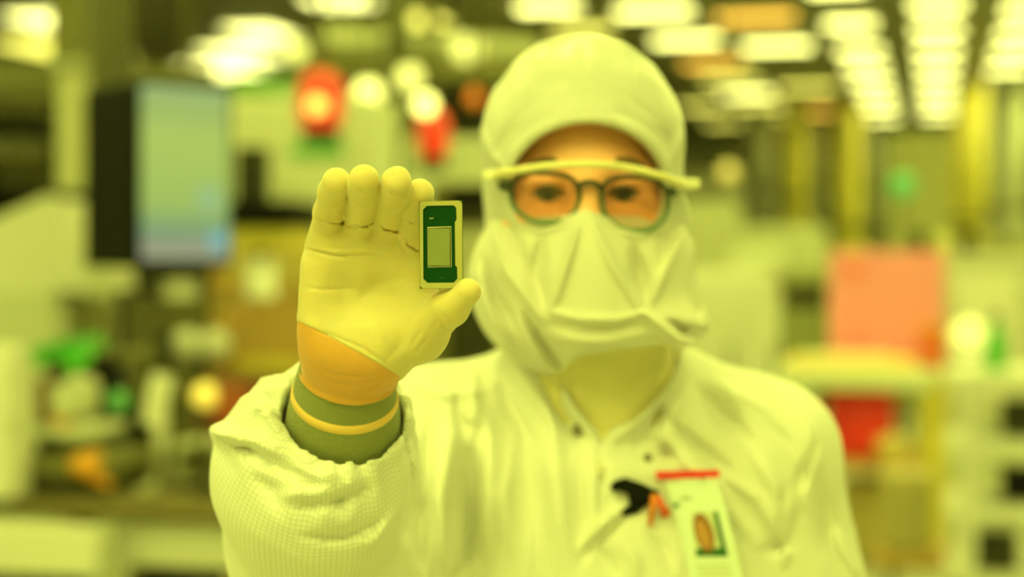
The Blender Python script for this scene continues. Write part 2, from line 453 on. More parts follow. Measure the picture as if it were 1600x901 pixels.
# ---- body: head with a face, neck, trunk, arms
def f_body(p):
    d = ell(p, HC + [0, 0.008, -0.008], (0.074, 0.093, 0.092))
    d = smin(d, ell(p, HC + [0, -0.025, -0.06], (0.06, 0.072, 0.078)), 0.03)       # jaw and cheeks
    d = smin(d, ell(p, HC + [0, -0.064, -0.022], (0.052, 0.022, 0.014)), 0.012)    # brow
    for s in (-1, 1):
        d = smax(d, -ell(p, HC + [s * 0.031, -0.094, -0.044], (0.020, 0.017, 0.012)), 0.010)   # socket
        d = smin(d, ell(p, HC + [s * 0.032, -0.073, -0.036], (0.019, 0.013, 0.0065)), 0.006)   # upper lid
        d = smin(d, ell(p, HC + [s * 0.032, -0.072, -0.056], (0.019, 0.012, 0.0065)), 0.006)   # lower lid
        d = smin(d, ell(p, HC + [s * 0.070, 0.012, -0.05], (0.010, 0.02, 0.030)), 0.01)         # ear
        d = smin(d, ell(p, HC + [s * 0.045, -0.05, -0.075], (0.026, 0.03, 0.024)), 0.02)       # cheek
    d = smin(d, rc(p, HC + [0, -0.083, -0.035], HC + [0, -0.106, -0.080], 0.0085, 0.0135), 0.012)  # nose
    d = smin(d, ell(p, HC + [0, -0.088, -0.113], (0.024, 0.014, 0.010)), 0.01)      # lips
    d = smin(d, ell(p, HC + [0, -0.072, -0.136], (0.022, 0.018, 0.016)), 0.014)     # chin
    d = smin(d, rc(p, (0.066, 1.53, 1.60), (0.075, 1.555, 1.40), 0.052, 0.058), 0.03)
    for s, e, w in ((SR, E, W), (SL, EL, WL)):
        d = smin(d, rc(p, (0.075, 1.555, 1.40), s, 0.05, 0.05), 0.04)
        d = smin(d, rc(p, s, e, 0.045, 0.038), 0.03)
        d = smin(d, rc(p, e, w, 0.036, 0.024), 0.015)
    d = smin(d, ell(p, (0.075, 1.56, 1.22), (0.145, 0.09, 0.24)), 0.04)
    cover = np.minimum(np.minimum(f_hood_outer(p), np.maximum(suit_base(p), -neck_hole(p))), np.minimum(rc(p, SR, E, 0.07, 0.064), rc(p, E, W, 0.060, 0.034)))
    cover = np.where((p[:, 1] < 1.50) & (p[:, 2] > 1.47) & (p[:, 2] < 1.572), np.minimum(cover, veil_solid(p)), cover)
    face = (p[:, 2] > 1.569) & (p[:, 1] < 1.49)
    return np.where(face, d, np.maximum(d, cover + 0.022))
body, _ = sdf_mesh('body', f_body, (-0.22, 1.10, 0.80), (0.38, 1.72, 1.76), 0.003, M_skin)
adopt(body, person)

# ---- eyes, lashes and brows
def eye_mat():
    m = bpy.data.materials.new('eyeball'); m.use_nodes = True; nt = m.node_tree; b = nt.nodes['Principled BSDF']
    tc = nt.nodes.new('ShaderNodeTexCoord'); sp = nt.nodes.new('ShaderNodeSeparateXYZ')
    nt.links.new(tc.outputs['Object'], sp.inputs[0])
    cr = nt.nodes.new('ShaderNodeValToRGB'); e = cr.color_ramp.elements
    cr.color_ramp.interpolation = 'CONSTANT'
    e[0].position = 0.0; e[0].color = (0.01, 0.008, 0.006, 1)
    e[1].position = 0.09; e[1].color = (0.10, 0.09, 0.05, 1)
    e2 = e.new(0.26); e2.color = (0.45, 0.36, 0.26, 1)
    mp = nt.nodes.new('ShaderNodeMapRange'); mp.inputs['From Min'].default_value = -0.0115; mp.inputs['From Max'].default_value = 0.0
    nt.links.new(sp.outputs['Y'], mp.inputs['Value']); nt.links.new(mp.outputs[0], cr.inputs[0])
    nt.links.new(cr.outputs[0], b.inputs['Base Color']); b.inputs['Roughness'].default_value = 0.1
    return m
M_eye = eye_mat(); M_hair = mat('brow_hair', (0.16, 0.09, 0.04), 0.7)
M_lash = mat('lash_hair', (0.02, 0.015, 0.01), 0.6)
for s in (-1, 1):
    bm = bmesh.new(); bmesh.ops.create_uvsphere(bm, u_segments=24, v_segments=16, radius=0.0115)
    e = link('eye', bm_mesh('eye', bm), M_eye, None, True); e.location = HC + [s * 0.031, -0.0755, -0.0455]
    adopt(e, person)
    ln = [HC + [s * (0.031 + a * 0.015), -0.0885 + 0.006 * a * a, -0.0425 - 0.004 * a * a] for a in np.linspace(-1, 1, 9)]
    adopt(tube('eyelash', ln, [0.0007, 0.0013, 0.0018, 0.002, 0.0021, 0.002, 0.0018, 0.0013, 0.0007], M_lash, None, 8), person)
    ln = [HC + [s * (0.032 + a * 0.019), -0.0885 + 0.010 * a * a + (0.004 if a > 0 else 0), -0.018 - 0.005 * a * a] for a in np.linspace(-1, 1, 9)]
    adopt(tube('eyebrow', ln, [0.001, 0.002, 0.0026, 0.003, 0.003, 0.003, 0.0026, 0.002, 0.001], M_hair, None, 8), person)

# ---- coverall
SA = P(536, 650, 1.172); SB = P(497, 735, 1.215); SC = P(512, 850, 1.285)
SUIT_FOLDS = [
    # hanging folds across the chest
    ([(700, 590), (705, 680), (690, 780), (700, 900)], 16, 0.0065), ([(738, 575), (742, 640), (725, 720)], 12, 0.005),
    ([(672, 640), (668, 720), (655, 830), (660, 900)], 11, -0.008), ([(760, 640), (770, 740), (765, 900)], 20, 0.006),
    ([(725, 650), (735, 760), (728, 900)], 13, -0.006), ([(815, 660), (830, 760), (822, 900)], 15, -0.005),
    ([(860, 640), (868, 740), (885, 880)], 16, 0.006), ([(905, 710), (912, 800), (905, 900)], 10, -0.003),
    ([(780, 590), (800, 640), (840, 700)], 12, -0.005), ([(800, 570), (840, 620), (885, 690)], 10, 0.004),
    ([(1000, 650), (1040, 690), (1110, 760), (1180, 850)], 13, 0.005), ([(1030, 640), (1080, 690), (1150, 740)], 10, -0.006),
    ([(1085, 600), (1130, 650), (1180, 690)], 12, -0.006), ([(1110, 590), (1170, 630), (1220, 670)], 14, 0.005),
    ([(1130, 740), (1185, 780), (1225, 850)], 9, 0.005), ([(1190, 860), (1230, 850), (1260, 740), (1275, 690)], 12, -0.008),
    ([(1225, 880), (1240, 800), (1285, 700)], 14, 0.008), ([(1290, 760), (1300, 850), (1330, 900)], 16, -0.005),
    ([(1170, 700), (1210, 760), (1215, 820)], 12, 0.005), ([(1250, 640), (1270, 690), (1268, 750)], 16, 0.004),
    ([(975, 790), (935, 825), (895, 865)], 7, 0.005), ([(985, 800), (945, 838), (905, 878)], 7, -0.006),
    ([(940, 700), (940, 780), (938, 900)], 4, -0.003), ([(930, 705), (928, 790), (926, 900)], 5, 0.002),
    ([(800, 700), (790, 780), (800, 870)], 10, 0.004), ([(850, 720), (846, 800), (855, 900)], 8, -0.004), ([(690, 620), (720, 660), (760, 680)], 9, -0.0035),
    ([(640, 600), (690, 615), (760, 610)], 10, 0.004), ([(960, 840), (990, 870), (1000, 905)], 9, 0.0035), ([(920, 850), (950, 875), (965, 905)], 8, -0.004),
    ([(1010, 830), (1040, 860), (1050, 900)], 9, -0.003), ([(1300, 820), (1315, 860), (1345, 905)], 9, 0.004), ([(1150, 620), (1200, 655), (1245, 710)], 9, -0.004),
    # collar flaps beside the throat opening
    ([(868, 575), (895, 640), (938, 695)], 6, 0.006), ([(1062, 590), (1010, 650), (948, 697)], 6, 0.006),
    ([(845, 575), (870, 640), (915, 705)], 9, -0.004), ([(1040, 630), (1010, 680), (985, 700)], 9, -0.006),
    ([(1075, 600), (1050, 645), (1040, 690), (1060, 720)], 9, 0.006), ([(1030, 690), (1045, 705), (1062, 722)], 8, -0.008),
    # raised sleeve
    ([(325, 668), (343, 676), (385, 694)], 11, 0.011),
    ([(345, 680), (395, 705), (450, 735), (490, 745)], 9, -0.004), ([(350, 665), (400, 690), (440, 715)], 9, 0.005),
    ([(385, 625), (420, 650), (445, 690)], 7, 0.004), ([(410, 608), (430, 640), (455, 670)], 7, -0.004),
    ([(450, 790), (520, 785), (590, 760)], 9, -0.0035), ([(430, 775), (500, 770), (600, 735)], 10, 0.003),
    ([(470, 838), (540, 838), (600, 810)], 9, -0.004), ([(440, 725), (500, 745), (560, 740)], 8, 0.003),
    ([(565, 858), (590, 840), (615, 800)], 8, 0.003), ([(640, 690), (655, 740), (652, 800)], 8, 0.004),
    ([(395, 740), (430, 770), (445, 810)], 12, -0.003), ([(630, 850), (645, 800), (650, 780)], 8, -0.004),
]
def sleeve_coord(p):
    t = ((p - SA) @ FA)
    q = p - SA - t[:, None] * FA
    e1 = np.cross(FA, [0, 0, 1.0]); e1 /= np.linalg.norm(e1); e2 = np.cross(FA, e1)
    return t, np.arctan2(q @ e1, q @ e2), np.sqrt((q * q).sum(1))
def f_suit(p):
    d = suit_base(p)
    arm = rc(p, SR, E, 0.070, 0.064)
    arm = smin(arm, rc(p, E, SC, 0.064, 0.066), 0.03)
    arm = smin(arm, rc(p, SC, SB, 0.066, 0.072), 0.04)
    sl = rc(p, SB, SA, 0.072, 0.046)
    sl = smax(sl, -((p - SA) @ FA) - 0.002, 0.008)             # open end at the wrist
    arm = smin(arm, sl, 0.02)
    d = smin(d, arm, 0.03)
    hips = np.array([0.078, 1.575, 0.80])
    for s in (-1, 1):
        d = smin(d, rc(p, hips + [s * 0.085, 0, 0.02], hips + [s * 0.105, 0.02, -0.70], 0.098, 0.070), 0.03)
        d = smin(d, rc(p, hips + [s * 0.105, 0.03, -0.74], hips + [s * 0.12, -0.10, -0.748], 0.050, 0.045), 0.03)
    near = np.abs(d) < 0.03
    if near.any():
        q = p[near]
        dd = folds(q, SUIT_FOLDS) * 2.1
        front = np.clip((1.60 - q[:, 1]) / 0.04, 0, 1)
        dd = dd * front
        dd += 0.0040 * noise(q, (24, 24, 12), 3) + 0.0014 * noise(q, (55, 55, 30), 5)
        t, th, r = sleeve_coord(q)
        g = np.exp(-((t - 0.012) / 0.020) ** 2) * (r < 0.085)
        dd += g * (0.0026 * np.sin(th * 15 + 2.0 * np.sin(3 * th)) + 0.002 * noise(q, (90, 90, 90), 8))
        d[near] -= dd
    # hollow of the cuff
    t, th, r = sleeve_coord(p)
    d = smax(d, -np.maximum(r - 0.0415, t - 0.055), 0.003)
    # throat opening: a V cut between the collar flaps
    u, v = pix(p)
    k = 1.47 / FPX
    vcut = np.maximum((np.abs(u - 941 - (690 - v) * 0.12) - (694 - v) * 0.46) * k * 0.8, (p[:, 1] - 1.70))
    vcut = np.maximum(vcut, v * 0 - 1)
    neck = neck_hole(p)
    depth = np.maximum(vcut, d * -1 - 0.020)
    d = smax(d, -depth, 0.005)
    d = smax(d, -neck, 0.006)
    return d
coverall, V = sdf_mesh('coverall', f_suit, (-0.26, 1.10, -0.004), (0.42, 1.78, 1.50), 0.0034, M_suit, slack=1.9)
t, th, r = sleeve_coord(V.astype(np.float32))
on = (r < 0.10) & (V[:, 1] < 1.345) & (V[:, 0] < -0.03)
uv = np.stack([np.where(on, (np.mod(th + math.pi * 0.5, 2 * math.pi)) * 0.068, V[:, 0]), np.where(on, t, V[:, 2]), V[:, 1]], 1).astype(np.float32)
att = coverall.data.attributes.new('cloth', 'FLOAT_VECTOR', 'POINT'); att.data.foreach_set('vector', uv.ravel())
adopt(coverall, person)

# ---- snaps on the collar
M_snap = mat('snap_metal', (0.85, 0.80, 0.62), 0.25, 0.6); M_snapd = mat('snap_dark', (0.16, 0.15, 0.08), 0.5)
# ---- hood
HOOD_FOLDS = [
    ([(889, 120), (891, 121)], 5, -0.004), ([(930, 120), (932, 121)], 5, -0.004), ([(970, 123), (972, 124)], 5, -0.004),
    ([(768, 215), (800, 190), (850, 150), (915, 138), (980, 150), (1030, 190), (1056, 235)], 7, -0.0012),
    ([(752, 200), (765, 240), (790, 262)], 8, 0.003), ([(1066, 200), (1055, 240), (1044, 262)], 8, 0.003),
    ([(770, 250), (790, 215), (815, 190)], 8, -0.0025), ([(1055, 255), (1040, 215), (1020, 195)], 8, -0.0025),
    ([(760, 300), (770, 350), (760, 420)], 9, -0.003), ([(1072, 300), (1082, 350), (1092, 410)], 9, 0.004),
    ([(850, 50), (832, 100), (826, 160)], 9, 0.0022), ([(965, 50), (990, 100), (1003, 160)], 9, 0.0022),
    ([(800, 80), (785, 130), (778, 180)], 9, -0.002), ([(1020, 80), (1042, 130), (1050, 180)], 9, -0.002),
    ([(880, 150), (872, 175), (868, 190)], 6, 0.0018), ([(950, 150), (958, 172), (962, 188)], 6, 0.0018), ([(915, 60), (912, 90), (912, 112)], 9, -0.0014),
]
def opening(p):
    # arch over the brow: an ellipse looking along the depth, in metres on the face plane
    x = (p[:, 0] - 0.0625) / 0.0695; z = (p[:, 2] - 1.602) / np.where(p[:, 2] > 1.602, 0.0565, 0.060)
    return np.maximum((np.sqrt(x * x + z * z) - 1) * 0.055, p[:, 1] - 1.475)
def f_hood(p):
    d = f_hood_outer(p)
    near = np.abs(d) < 0.03
    if near.any():
        q = p[near]; front = np.clip((1.56 - q[:, 1]) / 0.05, 0, 1)
        d[near] -= folds(q, HOOD_FOLDS) * front + 0.0012 * noise(q, (30, 30, 30), 2)
    op = opening(p)
    rim = np.abs(op) - 0.0045
    rimshell = smax(np.maximum(rim, p[:, 1] - 1.48), d - 0.004, 0.004)          # stitched band round the face
    shell = np.maximum(d, -(d + 0.011))
    neckin = np.maximum(d, 1.40 - p[:, 2])
    shell = np.where(p[:, 2] < 1.53, neckin, shell)
    dd = smax(shell, -op, 0.004)
    dd = np.minimum(dd, np.maximum(rimshell, -(d + 0.012)))
    low = p[:, 2] < 1.47
    if low.any():                                                     # bib tucked under the collar
        q = p[low]; sb = suit_base(q)
        bib = np.maximum(np.maximum(sb + 0.012, -(sb + 0.022)), np.maximum(np.abs(q[:, 0] - 0.08) - 0.062, q[:, 1] - 1.53))
        bib = np.maximum(bib, 1.372 - q[:, 2])
        dd[low] = smin(dd[low], bib, 0.008)
    return np.maximum(dd, 1.372 - p[:, 2])
hood, _ = sdf_mesh('hood', lambda p: np.maximum(f_hood(p), 1.505 - p[:, 2]), (-0.045, 1.37, 1.49), (0.175, 1.64, 1.75), 0.0026, M_hood)
adopt(hood, person)
bib, _ = sdf_mesh('neck_bib', lambda p: np.maximum(f_hood(p), p[:, 2] - 1.505), (-0.045, 1.37, 1.365), (0.175, 1.64, 1.52), 0.0026, M_bib)
bib['label'] = 'yellowish neck bib of the hood tucked into the collar'
adopt(bib, person)

# ---- veil over the lower face
VEIL_FOLDS = [
    ([(905, 345), (885, 410), (862, 490)], 7, 0.0045), ([(925, 345), (955, 410), (1005, 495)], 7, 0.0045),
    ([(845, 372), (838, 430), (850, 480)], 13, -0.006), ([(990, 380), (1000, 430), (1012, 470)], 13, -0.006),
    ([(850, 484), (900, 497), (960, 500), (1018, 486)], 6, 0.004), ([(850, 505), (920, 514), (1020, 505)], 7, -0.0018),
    ([(850, 522), (900, 532), (950, 532), (1010, 520)], 8, 0.0016),
    ([(1005, 485), (1030, 505), (1060, 530), (1095, 538)], 8, 0.008), ([(1040, 500), (1065, 515), (1100, 518)], 8, -0.007),
    ([(1075, 345), (1045, 410), (1015, 480)], 8, 0.004), ([(1060, 345), (1040, 380), (1030, 420)], 8, -0.004),
    ([(770, 350), (790, 420), (850, 500)], 9, 0.0045), ([(800, 350), (815, 400), (835, 440)], 8, -0.004),
    ([(755, 400), (775, 460), (820, 530)], 9, -0.005), ([(745, 420), (765, 490), (800, 545)], 8, 0.004),
    ([(800, 345), (845, 362), (885, 350)], 5, 0.002), ([(960, 360), (1000, 368), (1040, 350)], 5, 0.002),
    ([(1090, 380), (1085, 440), (1090, 500)], 9, -0.005),
    ([(790, 470), (830, 540), (868, 590)], 8, 0.004), ([(815, 480), (850, 540), (885, 585)], 7, -0.004),
]
def f_veil(p):
    d = veil_solid(p); base = d.copy()
    near = np.abs(d) < 0.03
    if near.any():
        q = p[near]; d[near] -= 2.1 * folds(q, VEIL_FOLDS) * np.clip((1.52 - q[:, 1]) / 0.05, 0, 1) + 0.001 * noise(q, (40, 40, 40), 4)
    u, v = pix(p)
    top = np.interp(u, [735, 760, 790, 860, 895, 915, 935, 970, 1040, 1075, 1100], [285, 300, 328, 336, 334, 324, 334, 336, 330, 300, 290])
    cut = (top - v) * (1.42 / FPX) * 0.9
    hemv = np.interp(u, [735, 790, 850, 880, 905, 960, 1010, 1040, 1070, 1095, 1110], [575, 585, 590, 578, 556, 547, 541, 536, 546, 541, 520])
    hem = (v - hemv) * (1.42 / FPX) * 0.9
    shell = np.maximum(d, -(base + 0.020))
    dd = smax(shell, cut, 0.003)
    dd = smax(dd, hem, 0.003)
    return np.maximum(dd, p[:, 1] - 1.535)
veil, _ = sdf_mesh('face_veil', f_veil, (-0.06, 1.355, 1.41), (0.19, 1.55, 1.63), 0.0024, M_veil)
adopt(veil, person)

# ---- gloved hand
K = {k: P(*v) for k, v in dict(
    p0=(507, 388, 1.123), p1=(514, 332, 1.093), p2=(521, 300, 1.073), p3=(526, 284, 1.060),
    r0=(560, 388, 1.122), r1=(566, 330, 1.085), r2=(569, 297, 1.060), r3=(569.5, 280, 1.047),
    m0=(608, 392, 1.120), m1=(612, 335, 1.083), m2=(617, 302, 1.058), m3=(619.5, 284, 1.045),
    i0=(650, 408, 1.117), i1=(647, 355, 1.085), i2=(651, 320, 1.069), i3=(656, 302, 1.063),
    t0=(590, 552, 1.122), t1=(655, 519, 1.095), t2=(703, 480, 1.066), t3=(731, 455, 1.0545)).items()}
Wc = P(550, 540, 1.122)
FINGERS = [[('p0', .0125), ('p1', .0096), ('p2', .0091), ('p3', .0088)], [('r0', .0128), ('r1', .0102), ('r2', .0100), ('r3', .0094)],
           [('m0', .0130), ('m1', .0103), ('m2', .0100), ('m3', .0095)], [('i0', .0130), ('i1', .0108), ('i2', .0098), ('i3', .0092)]]
HAND_FOLDS = [
    # flexion creases at the finger roots and joints
    ([(492, 338), (505, 346), (530, 349), (545, 345)], 2.4, -0.0011), ([(538, 352), (555, 355), (575, 353), (590, 342)], 2.0, -0.0014),
    ([(590, 345), (602, 358), (620, 362), (632, 360)], 2.0, -0.0014), ([(631, 368), (637, 382), (652, 391), (664, 392)], 2.0, -0.0014),
    ([(550, 312), (565, 319), (580, 318), (592, 311)], 1.8, -0.0006), ([(598, 318), (615, 324), (632, 322)], 1.8, -0.0007),
    ([(496, 326), (510, 335), (535, 339)], 1.6, -0.0005), ([(494, 332), (510, 341), (535, 344)], 1.6, -0.0005),
    ([(632, 341), (645, 348), (657, 349)], 1.6, -0.0007),
    ([(550, 292), (570, 298), (590, 292)], 2.2, -0.0005), ([(606, 284), (612, 275), (622, 271), (634, 276)], 1.6, -0.0006),
    ([(605, 292), (615, 302), (630, 300)], 2.0, -0.0006), ([(555, 270), (568, 264), (580, 268)], 2.0, -0.0004),
    # glove creases on the palm
    ([(474, 384), (520, 394), (580, 392), (640, 410)], 3.0, 0.0006), ([(474, 388), (525, 400), (600, 398)], 2.5, -0.0008),
    ([(470, 446), (500, 452), (560, 450)], 2.5, -0.0006), ([(640, 545), (648, 530), (662, 512)], 2.2, -0.0009),
    ([(648, 555), (658, 538), (672, 522)], 2.0, -0.0006), ([(668, 520), (676, 508), (690, 496)], 1.8, -0.0006),
    ([(676, 490), (684, 500), (696, 512), (708, 514)], 1.8, -0.0008), ([(684, 482), (694, 495), (712, 506)], 1.8, -0.0006),
    ([(600, 565), (625, 540), (640, 500), (655, 470)], 9, -0.0010), ([(560, 470), (590, 440), (640, 430)], 14, -0.0012),
    ([(478, 510), (520, 524), (570, 545), (612, 575)], 2.5, -0.0007),
    ([(480, 560), (520, 585), (570, 590), (612, 580)], 2.2, -0.0005), ([(500, 592), (550, 603), (608, 585)], 2.0, -0.0005),
    ([(545, 598), (575, 604), (608, 592)], 1.8, -0.0005),
]
def f_hand(p):
    palm = None
    for k, w, r in (('p0', P(514, 535, 1.125), .0135), ('r0', P(535, 540, 1.122), .0135), ('m0', P(558, 545, 1.120), .0135), ('i0', P(580, 545, 1.120), .0135)):
        d = rc(p, w, K[k], .0185, r)
        palm = d if palm is None else smin(palm, d, 0.012)
    palm = smin(palm, rc(p, P(500, 505, 1.113), P(502, 420, 1.113), .0125, .0115), 0.012)          # heel of the hand, little-finger side
    palm = smin(palm, rc(p, P(530, 402, 1.113), P(640, 425, 1.109), .0125, .0130), 0.010)          # pads below the fingers
    pad = smin(rc(p, P(510, 371, 1.108), P(604, 381, 1.106), .0112, .0118), rc(p, P(604, 381, 1.106), P(648, 412, 1.104), .0118, .0118), 0.004)
    palm = smin(palm, pad, 0.008)
    th = smin(rc(p, K['t0'], K['t1'], .0215, .0165), rc(p, K['t1'], K['t2'], .0160, .0112), 0.008)
    th = smin(th, rc(p, K['t2'], K['t3'], .0112, .0080), 0.006)
    d = smin(palm, th, 0.016)
    d = smin(d, rc(p, K['i0'], K['t1'], .0095, .0095), 0.02)                                        # web of the thumb
    e1 = np.cross(FA, [0, 1, 0]); e1 /= np.linalg.norm(e1)
    for s in (-1, 1):
        wr = rc(p, Wc + e1 * s * 0.0085, W + FA * 0.03 + e1 * s * 0.007, .0238, .0250)
        d = smin(d, wr, 0.012)
    fg = None
    for F in FINGERS:
        c = None
        for (a, ra), (b, rb) in zip(F, F[1:]):
            s = rc(p, K[a], K[b], ra, rb)
            c = s if c is None else smin(c, s, 0.004)
        fg = c if fg is None else smin(fg, c, 0.0004)
    d = smin(d, fg, 0.0025)
    near = np.abs(d) < 0.01
    if near.any():
        q = p[near]; fr = np.clip((1.145 - q[:, 1]) / 0.012, 0, 1)
        s = ((q - W) @ FA)
        d[near] -= 1.7 * folds(q, HAND_FOLDS) * fr + 0.0005 * noise(q, (60, 60, 60), 1) + 0.0003 * noise(q, (140, 140, 140), 6)
    return d
pa, pb = P(472, 508, 1.12), P(617, 588, 1.12)
nrm = np.cross(pb - pa, [0.10, 1.0, -0.25]); nrm /= np.linalg.norm(nrm)
if nrm[2] > 0: nrm = -nrm             # points down the arm
def f_glove(p): 
    c = ((p - pa) @ nrm)
    return smax(f_hand(p), c, 0.0010)
def f_inner(p):
    c = ((p - pa) @ nrm); s = ((p - W) @ FA)
    d = f_hand(p) + 0.0006
    rim = 0.0016 * np.exp(-((s - 0.001) / 0.0020) ** 2)
    d = np.maximum(d - rim, s - 0.003)
    d = np.maximum(d, -(f_hand(p) + 0.004))
    return np.maximum(d, -(c + 0.012))
glove, _ = sdf_mesh('glove', f_glove, (-0.155, 1.025, 1.425), (-0.012, 1.175, 1.612), 0.00115, M_glove)
adopt(glove, person)
inner, _ = sdf_mesh('glove_cuff', f_inner, (-0.155, 1.08, 1.42), (-0.05, 1.20, 1.52), 0.00115, M_inner)
inner['label'] = 'orange lower cuff of the glove'
adopt(inner, person)

# ---- knit cuff with a stripe, standing in the sleeve opening
def ring(s, ra, rb, n=48, off=0.0):
    e1 = np.cross(FA, [0, 1, 0]); e1 /= np.linalg.norm(e1); e2 = np.cross(FA, e1)
    c = W + FA * s
    return [c + e1 * math.cos(2 * math.pi * k / n) * ra + e2 * math.sin(2 * math.pi * k / n) * rb for k in range(n)]
def sleeve_tube(name, rows, m):
    bm = bmesh.new(); R = [[bm.verts.new([float(a) for a in v]) for v in ring(*r)] for r in rows]
    for A, B in zip(R, R[1:]):
        for k in range(len(A)): bm.faces.new((A[k], A[(k + 1) % len(A)], B[(k + 1) % len(A)], B[k]))
    return adopt(link(name, bm_mesh(name, bm), m, None, True), person)
knit = sleeve_tube('knit_cuff', [(-0.004, .0270, .0200), (-0.006, .0295, .0225), (-0.003, .0312, .0238), (0.004, .0325, .0255), (0.014, .0343, .0282), (0.026, .0362, .0315), (0.040, .0385, .0350), (0.055, .0402, .0385), (0.075, .0405, .0400)], M_knit)
st = sleeve_tube('cuff_stripe', [(0.0205, .0350, .0296), (0.0205, .0357, .0303), (0.0235, .0364, .0314), (0.027, .0368, .0322), (0.0275, .0362, .0316)], M_stripe)
st.parent = knit; st.matrix_parent_inverse = Matrix()
st['label'] = 'orange ring round the knit cuff'

# ------------------------------------------------------------------ the chip
def face_pt(px, py, d): 
    return ((px - 800) / FPX * d, EYE + (HORIZON - py) / FPX * d)
CD = 1.0545
zc = lambda zx, zy: face_pt(620 + zx / 4.506, 280 + zy / 4.506, CD)       # from the enlarged view of the chip
def rot_list(L): return [zc(*a) for a in L]
chip = thing('chip_package', 'green rectangular processor chip with pale metal frame held in the gloved hand', 'chip', (zc(311, 768)[0], CD, zc(311, 768)[1]))
M_pcb = mat('chip_green', (0.002, 0.045, 0.006), 0.45, var=0.2, bscale=300, spec=0.12)
M_stiff = mat('stiffener', (0.50, 0.46, 0.18), 0.42, 0.35, var=0.05, bscale=200)
M_die = mat('die', (0.27, 0.31, 0.12), 0.35, 0.3, var=0.04, bscale=500)
M_rim = mat('die_rim', (0.75, 0.72, 0.42), 0.35, 0.3)
M_fill = mat('underfill', (0.06, 0.05, 0.02), 0.5, spec=0.15)
M_print = mat('chip_print', (0.50, 0.48, 0.22), 0.5)
def chip_part(name, out, y0, y1, m, holes=(), under=None):
    o = adopt(slab(name, rot_list(out), CD + y0, CD + y1, m, None, [rot_list(h) for h in holes]), chip)
    if under: o.parent = under; o.matrix_parent_inverse = Matrix()
    return o
sub_ = chip_part('substrate', [(157, 158), (462, 146), (467, 765), (163, 770)], 0.0, 0.0012, M_pcb)
chip_part('stiffener_frame', [(161, 166), (163, 161), (172, 157), (438, 149), (460, 170), (463, 764), (185, 768), (170, 758), (165, 745)], -0.0009, 0.0, M_stiff,
          [[(184, 214), (212, 186), (392, 183), (408, 188), (419, 204), (421, 285), (409, 301), (412, 606), (425, 618), (427, 698), (402, 727), (217, 729), (187, 700)]])
chip_part('underfill', [(216, 336), (383, 331), (386, 617), (219, 620)], -0.00025, 0.0, M_rim)
die_ = chip_part('die_edge', [(220, 342), (380, 337), (382, 612), (222, 614)], -0.0007, -0.00025, M_fill)
# die surface: tiles with hairline joints
xs = [(224, 272), (273, 322), (323, 373)]; ys = [(346, 428), (429, 520), (521, 606)]
for (x0, x1) in xs:
    for (y0, y1) in ys:
        chip_part('die_tile', [(x0 - .35, y0), (x1 + .35, y0 - 1.5), (x1 + 1.3, y1 + .3), (x0 + .1, y1 + 1.3)], -0.0008, -0.0007, M_die, (), die_)
for i, (x0, y0, x1, y1) in enumerate([(231, 270, 238, 280), (241, 272, 246, 279), (249, 270, 258, 277)]):
    chip_part('print_mark', [(x0, y0), (x1, y0), (x1, y1), (x0, y1)], -0.00006, 0.0, M_print, (), sub_)
for i in range(6):
    x0 = 300 + i * 7
    chip_part('print_mark', [(x0, 689), (x0 + 4, 689), (x0 + 4, 694), (x0, 694)], -0.00005, 0.0, mat('chip_print_dim', (0.03, 0.08, 0.012), 0.5), (), sub_)
chip_part('corner_dot', [(450, 152), (455, 152), (455, 158), (450, 158)], -0.00008, 0.0, mat('chip_dot', (0.6, 0.65, 0.4), 0.4), (), sub_)
# ------------------------------------------------------------------ glasses
M_gl = bpy.data.materials.new('spectacle_acetate'); M_gl.use_nodes = True
nt = M_gl.node_tree; b = nt.nodes['Principled BSDF']; b.inputs['Roughness'].default_value = 0.25
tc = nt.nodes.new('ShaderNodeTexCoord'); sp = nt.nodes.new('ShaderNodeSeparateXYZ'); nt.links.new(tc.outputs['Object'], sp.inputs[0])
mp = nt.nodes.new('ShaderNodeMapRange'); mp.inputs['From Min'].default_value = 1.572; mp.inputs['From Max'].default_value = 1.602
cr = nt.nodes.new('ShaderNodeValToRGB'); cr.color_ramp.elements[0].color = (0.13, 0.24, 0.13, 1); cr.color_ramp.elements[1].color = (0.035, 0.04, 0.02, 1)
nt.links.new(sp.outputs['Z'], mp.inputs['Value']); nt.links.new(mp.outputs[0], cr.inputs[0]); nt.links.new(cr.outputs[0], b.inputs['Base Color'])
def lens_mat(name, tint, gloss):
    m = bpy.data.materials.new(name); m.use_nodes = True; nt = m.node_tree; nt.nodes.remove(nt.nodes['Principled BSDF'])
    tr = nt.nodes.new('ShaderNodeBsdfTransparent'); tr.inputs['Color'].default_value = (*tint, 1)
    gl = nt.nodes.new('ShaderNodeBsdfGlossy'); gl.inputs['Roughness'].default_value = 0.08
    mx = nt.nodes.new('ShaderNodeMixShader'); mx.inputs[0].default_value = gloss
    nt.links.new(tr.outputs[0], mx.inputs[1]); nt.links.new(gl.outputs[0], mx.inputs[2])
    nt.links.new(mx.outputs[0], nt.nodes['Material Output'].inputs['Surface'])
    return m
M_lens = lens_mat('spectacle_lens', (0.93, 0.80, 0.72), 0.05); M_clear = lens_mat('shield_clear', (0.97, 0.97, 0.95), 0.025)
M_bar = mat('shield_bar', (0.80, 0.72, 0.34), 0.3, coat=0.3)
specs = thing('eyeglasses', 'dark green rimmed spectacles with rounded lenses worn on the face', 'eyeglasses', P(920, 320, 1.402))
GD = 1.400
